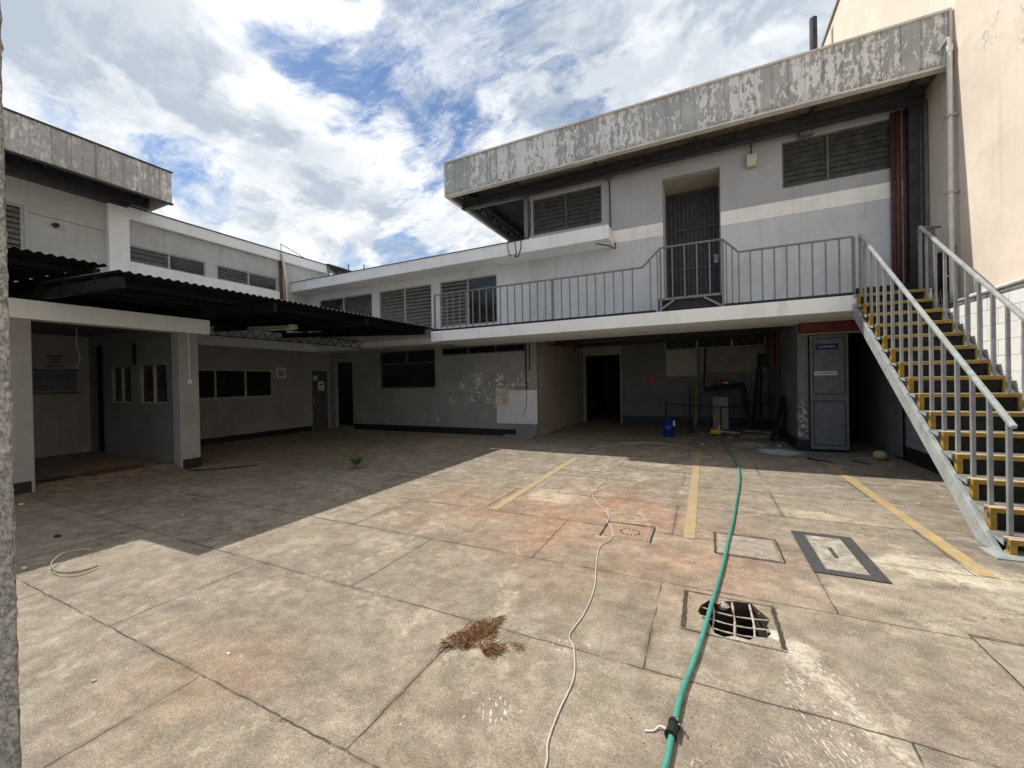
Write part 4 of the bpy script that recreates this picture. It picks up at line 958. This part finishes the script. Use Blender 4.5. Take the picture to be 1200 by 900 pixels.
P('bracket', MB().box(-12.7,10.62,5.2,-12.6,10.7,6.029).bar((-12.6,10.65,5.9),(-12.4,11.3,5.5),.06).bar((-12.55,10.65,5.6),(-12.5,11.5,5.45),.1).box(-12.9,11.3,5.2,-12.8,11.4,6.029), M['galv'], t)
for x, lab, h in ((-10.0,'taller thin rod on the far white parapet',.28),(-9.35,'shorter thin rod on the far white parapet',.18)):
    one('roof_rod', lab, 'rod', MB().tube([(x,9.2,5.08),(x,9.2,5.08+h)], .016, 6), M['steel_dark'], 'rods on the parapet')
one('flue_pipe', 'dark flue pipe standing behind the peeling roof by the peach wall', 'flue', MB().tube([(3.15,15.3,6.96),(3.15,15.3,12.55)], .10, 12), M['steel_dark'], smooth=False)
one('loose_wire', 'pale wire dangling from the open room ceiling', 'wire', MB().tube(cr([(-11.6,3.6,2.86),(-11.6,3.6,2.5),(-11.52,3.62,2.25),(-11.65,3.6,2.05)],6), .009, 6), M['cable'], smooth=True)

# ------------------------------------------------------------------ hose, cable, ground things
hz = .0145
HS = T('garden_hose', 'green hose running down the yard across the broken drain cover', 'hose', (-.1,3,0))
hp = [(-.24,1.2),(-.20,1.55),(-.17,1.74),(-.155,1.92),(-.13,2.18),(-.07,2.51),(-.02,2.85),(.02,3.15),(.07,3.5),(.12,3.89),(.19,4.5),(.26,5.1),(.33,5.8),(.40,6.47),(.47,7.3),(.50,7.97),(.49,8.7),(.45,9.5),(.41,10.3),(.36,11.2),(.30,11.9)]
P('hose', MB().tube(cr([(x,y,hz+.001) for x,y in hp],5), hz, 10), M['hose'], HS, smooth=True)
P('coupling', MB().tube([(-.16,1.895,hz+.006),(-.151,1.965,hz+.006)], .024, 12).tube([(-.162,1.885,hz+.006),(-.16,1.90,hz+.006)], .027, 12).tube([(-.152,1.95,hz+.006),(-.15,1.968,hz+.006)], .027, 12), M['black'], HS)
P('clip', MB().tube(cr([(-.13,1.93,.05),(-.115,1.94,.03),(-.12,1.955,.008),(-.14,1.96,.05)],4), .004, 6), M['galv'], HS, smooth=True)
P('string', MB().tube(cr([(-.17,1.9,.03),(-.21,1.93,.012),(-.235,1.90,.006),(-.27,1.885,.005)],5), .004, 5), M['paper'], HS, smooth=True)
cp = [(-.60,1.1),(-.61,1.35),(-.62,1.55),(-.65,1.65),(-.66,1.83),(-.66,2.07),(-.73,2.3),(-.79,2.41),(-.77,2.67),(-.79,3.03),(-.88,3.47),(-.93,3.8),(-.87,4.04),(-.91,4.28),(-1.01,4.51),(-1.05,4.75),(-1.35,5.29),(-1.46,5.64),(-1.38,5.85),(-1.45,6.0),(-1.40,6.2),(-1.55,6.42),(-1.72,6.7),(-1.55,7.06),(-1.66,7.4),(-1.64,7.72),(-1.54,8.4),(-1.2,9.2),(-.86,9.98),(-.5,10.8),(-.3,11.6)]
one('white_cable', 'thin white cable snaking along the yard left of the green hose', 'cable', MB().tube(cr([(x,y,.0062) for x,y in cp],6), .0042, 7), M['cable'], smooth=True)
one('thin_cable', 'faint loop of white cord on the shaded floor near the recess', 'cable', MB().tube(cr([(-2.4,9.1,.006),(-1.9,10.2,.006),(-1.2,10.5,.006),(-.6,10.3,.006)],6), .006, 6).tube(cr([(-1.66,7.0,.006),(-1.95,6.85,.006),(-2.05,7.2,.006),(-1.8,7.45,.006),(-1.6,7.3,.006)],6), .006, 6), M['cable'], smooth=True)
# bent strap hoop
hpn = MB(); pts = cr([(-4.93,1.63,.02),(-4.90,1.50,.03),(-5.05,1.42,.03),(-5.30,1.44,.04),(-5.47,1.56,.06),(-5.51,1.68,.045),(-5.46,1.76,.03)],6)
for i in range(len(pts)-1):
    a, b = pts[i], pts[i+1]
    hpn.quad((a.x,a.y,a.z-.008),(b.x,b.y,b.z-.008),(b.x,b.y,b.z+.012),(a.x,a.y,a.z+.012))
o = one('bent_strap', 'bent strap hoop lying on the shadow edge at the left', 'strap', hpn, M['strap'], smooth=True)
sd = o.modifiers.new('thick','SOLIDIFY'); sd.thickness = .005

def twigs(n, cx, cy, rx, ry, ang, hmax, ln=.035):
    m = MB(); ca, sa = math.cos(ang), math.sin(ang)
    for _ in range(n):
        r = random.random()**.6; th = random.uniform(0,2*PI)
        u = r*rx*math.cos(th)*(1+.35*math.sin(3*th)); v = r*ry*math.sin(th)*(1+.3*math.cos(5*th+1))
        x = cx+u*ca-v*sa; y = cy+u*sa+v*ca
        z = .004+random.random()*hmax*(1-r*.85)
        a = random.uniform(0,2*PI) if r < .7 else math.atan2(y-cy,x-cx)+random.gauss(0,.5)
        l = ln*random.uniform(.5,1.5); el = random.uniform(-.1,.35)
        d = Vector((math.cos(a)*math.cos(el), math.sin(a)*math.cos(el), math.sin(el)))*l
        p = Vector((x,y,z)); w = Vector((-math.sin(a),math.cos(a),random.uniform(-.5,.5)))*random.uniform(.0010,.0024)
        q = p+d*.5+Vector((0,0,.006)); e = p+d
        for pt in (p, q, e):
            if pt.z < .003: pt.z = .003
        b = len(m.v); m.v += [tuple(p), tuple(q-w), tuple(e), tuple(q+w)]; m.f.append((b,b+1,b+2,b+3))
        b = len(m.v); up = Vector((0,0,.004)); m.v += [tuple(p), tuple(q-w*.2+up), tuple(e), tuple(q-w)]; m.f.append((b,b+1,b+2,b+3))
    return m
def scatter(m, n, cx, cy, r):
    for _ in range(n):
        a = random.uniform(0,2*PI); d_ = r*random.uniform(.5,1)**1.5; t_ = twigs(1, cx+d_*math.cos(a), cy+d_*math.sin(a), .001, .001, 0, .003, .022)
        b = len(m.v); m.v += t_.v; m.f += [tuple(b+i for i in q) for q in t_.f]
    return m
GL = 'heaps of dry leaves on the yard'
one('leaf_pile', 'largest heap of dry brown leaves on the sunny concrete', 'leaves', scatter(twigs(1500,-1.33,2.17,.195,.085,1.15,.03,.030), 60, -1.32, 2.17, .34), M['twig'], GL, merge=False, org=(-1.33,2.13,0))
one('leaf_pile', 'small round heap of dry leaves just below the largest heap', 'leaves', twigs(420,-1.165,2.09,.062,.05,.3,.028,.026), M['twig'], GL, merge=False, org=(-1.165,2.09,0))
one('leaf_pile', 'few scattered dry twigs right of the small leaf heap', 'leaves', twigs(50,-1.04,2.17,.05,.025,.2,.01,.022), M['twig'], GL, merge=False, org=(-1.03,2.17,0))
# weed
wd = T('weed', 'single green weed growing from a joint in the shaded yard', 'plant', (-6.02,5.62,0))
lf = MB(); sm = MB()
for i in range(9):
    a = i*2.4; h = random.uniform(.20,.36); e = Vector((-6.02+math.cos(a)*h*.5, 5.62+math.sin(a)*h*.5, h))
    sm.tube(cr([(-6.02,5.62,0),(-6.02+math.cos(a)*h*.15,5.62+math.sin(a)*h*.15,h*.6),tuple(e)],3), .004, 5)
    for k2 in range(16):
        p = Vector((-6.02,5.62,0)).lerp(e, random.uniform(.35,1)); b = random.uniform(0,2*PI)
        d = Vector((math.cos(b),math.sin(b),random.uniform(-.1,.6)))*random.uniform(.05,.09); w = Vector((-math.sin(b),math.cos(b),0))*.024
        lf.quad(tuple(p), tuple(p+d*.5-w), tuple(p+d), tuple(p+d*.5+w))
P('stem', sm, M['leaf'], wd); P('leaves', lf, M['leaf'], wd, merge=False)
# blue bucket
bk = T('bucket', 'blue plastic drum standing in the dark recess', 'bucket', (-.93,11.85,0))
P('body', MB().lathe((-.93,11.85,0),[(.0,.0),(.13,0),(.142,.02),(.147,.2),(.153,.205),(.153,.225),(.148,.23),(.153,.44),(.163,.445),(.163,.475),(.148,.475),(.142,.1),(.0,.1)],24), M['blue'], bk, smooth=True)
P('label', MB().box(-.80,11.70,.30,-.76,11.76,.45), M['paper'], bk)
one('bucket_pole', 'dark rod leaning up out of the blue drum', 'rod', MB().tube([(-.98,11.86,.12),(-.98,11.95,.98)], .022, 8), M['black'])
one('floor_stand', 'upright black pole standing right of the blue drum', 'pole', MB().tube([(-.42,12.9,.0),(-.42,12.9,1.34)], .025, 8).lathe((-.42,12.9,0),[(.12,0),(.12,.02),(.02,.03)],12), M['black'])
one('guard_rail', 'thin dark rail across the recess at knee height', 'rail', MB().tube([(-1.1,13.2,.84),(.4,13.3,.72),(1.7,13.4,.86)], .018, 8).tube([(-1.1,13.2,.84),(-1.1,13.2,0)], .018, 8).tube([(.4,13.3,.72),(.4,13.3,0)], .018, 8), M['black'])
dt = T('duct_frame', 'bent black metal duct frame against the recess back wall', 'frame', (.8,14.2,0))
P('arm', MB().bar((-.05,14.2,1.22),(1.05,14.2,1.36),.16,.17), M['canopy_frame'], dt)
P('leg', MB().bar((1.02,14.2,1.40),(1.22,14.2,0),.16,.12), M['canopy_frame'], dt)
P('leg', MB().bar((.02,14.3,2.55),(-.04,14.2,1.20),.06,.06), M['canopy_frame'], dt)
t = T('hard_hat', 'dull orange safety helmet resting on the black duct frame', 'helmet', (.45,14.2,1.42))
P('shell', MB().lathe((.42,14.2,1.40),[(.0,.17),(.08,.16),(.14,.11),(.17,.03),(.24,.01),(.25,.0),(.0,.0)],20), M['orange'], t, smooth=True)
P('label', MB().box(.5,14.03,1.40,.62,14.045,1.46), M['paper'], t)
t = T('grinder', 'yellow power tool lying on the recess floor', 'power tool', (.25,12.3,0))
P('body', MB().box(.10,12.22,.06,.38,12.38,.19), M['tool_yellow'], t, bevel=.02)
P('foot', MB().box(.14,12.24,.0,.34,12.36,.059), M['black'], t)
P('handle', MB().tube([(.38,12.30,.13),(.80,12.33,.10)], .022, 10), M['galv'], t)
P('knob', MB().tube([(.33,12.3,.19),(.33,12.3,.28)], .018, 8), M['paper'], t)
one('pale_board', 'upright pale board leaning on the recess wall under the helmet', 'board', MB().prism([(.20,13.9,0),(.62,13.9,0),(.62,13.98,.98),(.20,13.98,1.0)],(0,.03,0)), M['cream_old'])
one('timber_post', 'narrow yellowish timber leaning left of the black duct frame', 'post', MB().bar((-.32,14.7,0),(-.25,14.9,1.5),.12,.05), M['wood'])
one('steel_post', 'short dark post left of the yellow power tool', 'post', MB().box(.02,13.2,0,.08,13.26,.66), M['black'])
one('planks', 'dark planks stacked on the floor at the right of the recess', 'planks', MB().box(.9,12.6,0,1.7,12.9,.05).bar((.8,12.2,.03),(1.65,12.35,.03),.1,.05).bar((.95,12.9,.1),(1.7,12.7,.09),.1,.05), M['wood'])
one('sheet_panel', 'dark sheet leaning against the recess right wall', 'panel', MB().prism([(1.45,11.5,0),(1.45,12.0,0),(1.74,12.0,1.15),(1.74,11.6,.9)],(.015,0,0)), M['black'])
one('pipe_stack', 'black pipes leaning in the far right corner of the recess', 'pipes', MB().tube([(1.3,14.4,0),(1.55,14.9,2.3)], .035, 8).tube([(1.5,14.3,0),(1.6,14.9,1.9)], .03, 8), M['black'])
one('meter_box', 'dark electric box on the recess wall near the right corner', 'box', MB().box(1.50,14.85,1.90,1.73,14.99,2.32), M['black'])
rb2 = MB()
for i in range(26):
    x, y = random.uniform(-.3,1.6), random.uniform(10.6,13.0)
    rock(rb2, (x,y,.012), random.uniform(.012,.045), (1.4,1,.5), 6)
tag(one('rubble', 'scattered small rubble over the recess floor', 'rubble', rb2, M['litter']), kind='stuff')
one('tan_ball', 'round tan ball lying on the floor at the store room doorway', 'ball', MB().lathe((2.93,9.75,0),[(.0,0),(.04,.004),(.09,.03),(.112,.08),(.10,.13),(.056,.16),(.0,.17)],20), M['tan'], smooth=True)
one('black_scrap', 'flat black rubber scrap on the floor before the slate door', 'scrap', MB().prism([(1.72,9.35,.002),(1.78,9.55,.002),(1.83,9.42,.002),(2.1,9.16,.002),(2.04,9.1,.002),(1.86,9.28,.002)],(0,0,.012)), M['black'])
one('black_scrap', 'thin black strip on the floor left of the tan ball', 'scrap', MB().prism([(2.42,9.42,.002),(2.46,9.44,.002),(2.62,9.14,.002),(2.58,9.12,.002)],(0,0,.01)), M['black'])
one('iron_strip', 'thin dark iron angle lying beside the narrow right pier', 'strip', MB().bar((-9.0,4.2,.012),(-8.55,4.55,.012),.03,.02).bar((-8.55,4.55,.012),(-8.2,5.1,.012),.03,.02), M['black'])
t = T('drain_grille', 'rusty floor grille at the threshold of the open room', 'grille', (-9.9,3.0,.12))
m = MB()
for i in range(3): m.box(-9.95+.13*i,2.2,.121,-9.89+.13*i,2.95,.127)
P('slot', m, M['black'], t)
m = MB().box(-10.0,3.05,.121,-9.55,3.9,.126)
for i in range(3): m.box(-9.95+.13*i,3.08,.127,-9.89+.13*i,3.87,.136)
P('rusty_bar', m, M['red_pipe'], t)
LG = 'scraps of litter on the yard'
for (px, py, r, lab, mt) in ((-3.05,.98,.018,'grey pebble low on the left of the sunny concrete','litter'),(-2.6,1.42,.016,'white paper scrap by the slab joint at the left','paper'),(-5.55,1.35,.035,'crumpled pale scrap near the pillar in shadow','paper'),
                             (-5.95,2.75,.02,'white scrap in the shaded yard near the left pier','paper'),(-6.4,1.8,.05,'dark scrap in the shade behind the strap hoop','black'),(-4.2,2.42,.02,'tiny white scrap on the long joint in shade','paper'),(2.35,6.6,.025,'white scrap on the concrete right of the yellow line','paper'),
                             (2.55,5.6,.022,'pale scrap between yellow line and staircase','paper'),(.3,11.2,.03,'white scrap on the recess floor by the hose end','paper'),(1.5,10.9,.05,'white scrap on the pale powder stain','paper'),(-8.7,2.1,.04,'pale rag at the foot of the left pier','paper')):
    one('litter_scrap', lab, 'litter', rock(MB(), (px,py,r*.25), r*.62, (1.5,1,.45), 7), M[mt], LG)

# ------------------------------------------------------------------ camera
cam = bpy.data.cameras.new('camera'); co = bpy.data.objects.new('camera', cam); COL.objects.link(co)
yaw, pit, rol = RAD(-25.62861492), RAD(-.36866175), RAD(-1.13020539)
f = Vector((math.sin(yaw)*math.cos(pit), math.cos(yaw)*math.cos(pit), math.sin(pit)))
r = f.cross(Vector((0,0,1))).normalized(); u = r.cross(f)
c, s_ = math.cos(rol), math.sin(rol)
r2, u2 = c*r+s_*u, -s_*r+c*u
co.matrix_world = Matrix(((r2.x,u2.x,-f.x,0),(r2.y,u2.y,-f.y,0),(r2.z,u2.z,-f.z,1.6),(0,0,0,1)))
cam.sensor_width = 36; cam.lens = 472.177/1200*36; cam.clip_start = .02; cam.clip_end = 2000
S.camera = co

# ------------------------------------------------------------------ light
sv = Vector((-.72,.10,1.0)).normalized()
sun = bpy.data.lights.new('sun','SUN'); sun.energy = 4.2; sun.angle = RAD(.53); sun.color = (1,.95,.87)
so = bpy.data.objects.new('sun', sun); COL.objects.link(so); so.rotation_euler = sv.to_track_quat('Z','Y').to_euler(); so.location = (0,0,30)

W = bpy.data.worlds.new('World'); S.world = W; W.use_nodes = True
nt = W.node_tree; nt.nodes.clear()
class WN(NT):
    def __init__(s): s.t = nt
w = WN()
out = w.n('ShaderNodeOutputWorld'); bg = w.n('ShaderNodeBackground'); nt.links.new(bg.outputs[0], out.inputs[0])
sky = w.n('ShaderNodeTexSky', sky_type='NISHITA'); sky.sun_disc = False
sky.sun_elevation = math.asin(sv.z); sky.sun_rotation = math.atan2(sv.x, sv.y) % (2*PI); sky.air_density = 1.0; sky.dust_density = .6; sky.ozone_density = 2.0
d = w.n('ShaderNodeTexCoord').outputs['Generated']
sx = w.n('ShaderNodeSeparateXYZ'); w.put(sx.inputs[0], d)
zc = w.math('ADD', w.math('MAXIMUM', sx.outputs[2], 0), .32)
cp_ = w.n('ShaderNodeCombineXYZ'); w.put(cp_.inputs[0], w.math('DIVIDE', sx.outputs[0], zc)); w.put(cp_.inputs[1], w.math('DIVIDE', sx.outputs[1], zc))
pl = cp_.outputs[0]
warp = w.vec('MULTIPLY', w.vec('SUBTRACT', w.noise(1.6, 3, .5, vec=pl, col=True), (.5,.5,.5)), (.35,.35,0))
pl = w.vec('ADD', pl, warp)
n1 = w.noise(2.2, 9, .58, vec=pl); n2 = w.noise(6.0, 9, .66, vec=pl, off=(3,1,0))
cov = w.math('ADD', w.math('MULTIPLY', n1, .52), w.math('MULTIPLY', n2, .46))
def pxdir(px, py):
    x = (px-600)/472.177; y = -(py-450)/472.177
    return tuple((r2*x+u2*y+f).normalized())
def lobe(px, py, rad):
    dt_ = w.vec('DOT_PRODUCT', d, pxdir(px, py))
    return w.rng(dt_, math.cos(rad), 1.0)
bias = w.rng(w.vec('DOT_PRODUCT', d, tuple(f)), .45, -.15, 0, -.06)
for px, py, rad, k2 in ((430,120,.16,-.07),(520,165,.12,-.09),(390,190,.08,-.05),(335,75,.09,-.06),(180,110,.14,.08),(150,180,.09,-.12),(235,215,.10,-.13),(72,128,.05,-.10),(470,300,.07,-.13),(600,90,.15,-.04),(560,30,.16,-.02),(20,240,.3,.1),
                       (300,150,.18,.05),(360,200,.20,.06),(470,235,.16,.07),(760,60,.4,.05),(560,280,.14,.06),(900,60,.3,.05),(30,20,.25,.06),(260,60,.12,.06)):
    v = w.math('MULTIPLY', lobe(px,py,rad), k2); bias = v if bias is None else w.math('ADD', bias, v)
cov = w.math('ADD', cov, bias)
wisp = w.noise(9, 8, .68, vec=w.vec('MULTIPLY', pl, (.55,1.5,1)), off=(1,8,0))
cov = w.math('ADD', cov, w.math('MULTIPLY', w.math('SUBTRACT', wisp, .5), .34))
mask = w.rng(cov, .37, .53)
veil = w.noise(3.2, 10, .74, vec=w.vec('MULTIPLY', pl, (1.0,1.9,1)), off=(4,3,0))
mask = w.math('MAXIMUM', mask, w.math('MULTIPLY', w.rng(veil, .40, .62), .72))
shade = w.rng(w.math('ADD', w.math('MULTIPLY', w.noise(2.6, 7, .6, vec=pl, off=(7,4,0)), .6), w.math('MULTIPLY', w.noise(8, 8, .65, vec=pl, off=(2,4,0)), .4)), .43, .575)
rl = w.math('SUBTRACT', w.noise(3.4, 8, .6, vec=pl, off=(1,2,0)), w.noise(3.4, 8, .6, vec=pl, off=(1-.16,2.03,0)))
shade = w.math('ADD', w.math('MULTIPLY', shade, .55), w.rng(rl, -.03, .11, 0, .55))
grey = None
for px, py, rad, k2 in ((40,40,.26,.28),(420,300,.2,.22),(330,200,.12,.2),(800,70,.4,.25),(230,120,.08,.2)):
    v = w.math('MULTIPLY', lobe(px,py,rad), k2); grey = v if grey is None else w.math('ADD', grey, v)
shade = w.math('ADD', w.math('MULTIPLY', shade, .86), grey, clamp=True)
ccol = w.mix(shade, (8.7,8.8,8.9), (4.0,4.6,5.3))
skyc = w.mix(1.0, sky.outputs[0], (.62,.75,.88), 'MULTIPLY')
w.put(bg.inputs['Color'], w.mix(mask, skyc, ccol)); bg.inputs['Strength'].default_value = .115

S.view_settings.view_transform = 'Standard'; S.view_settings.look = 'None'; S.view_settings.gamma = 1; S.view_settings.exposure = .2
S.view_settings.use_curve_mapping = False
S.render.engine = 'CYCLES'
S.cycles.max_bounces = 8; S.cycles.diffuse_bounces = 4
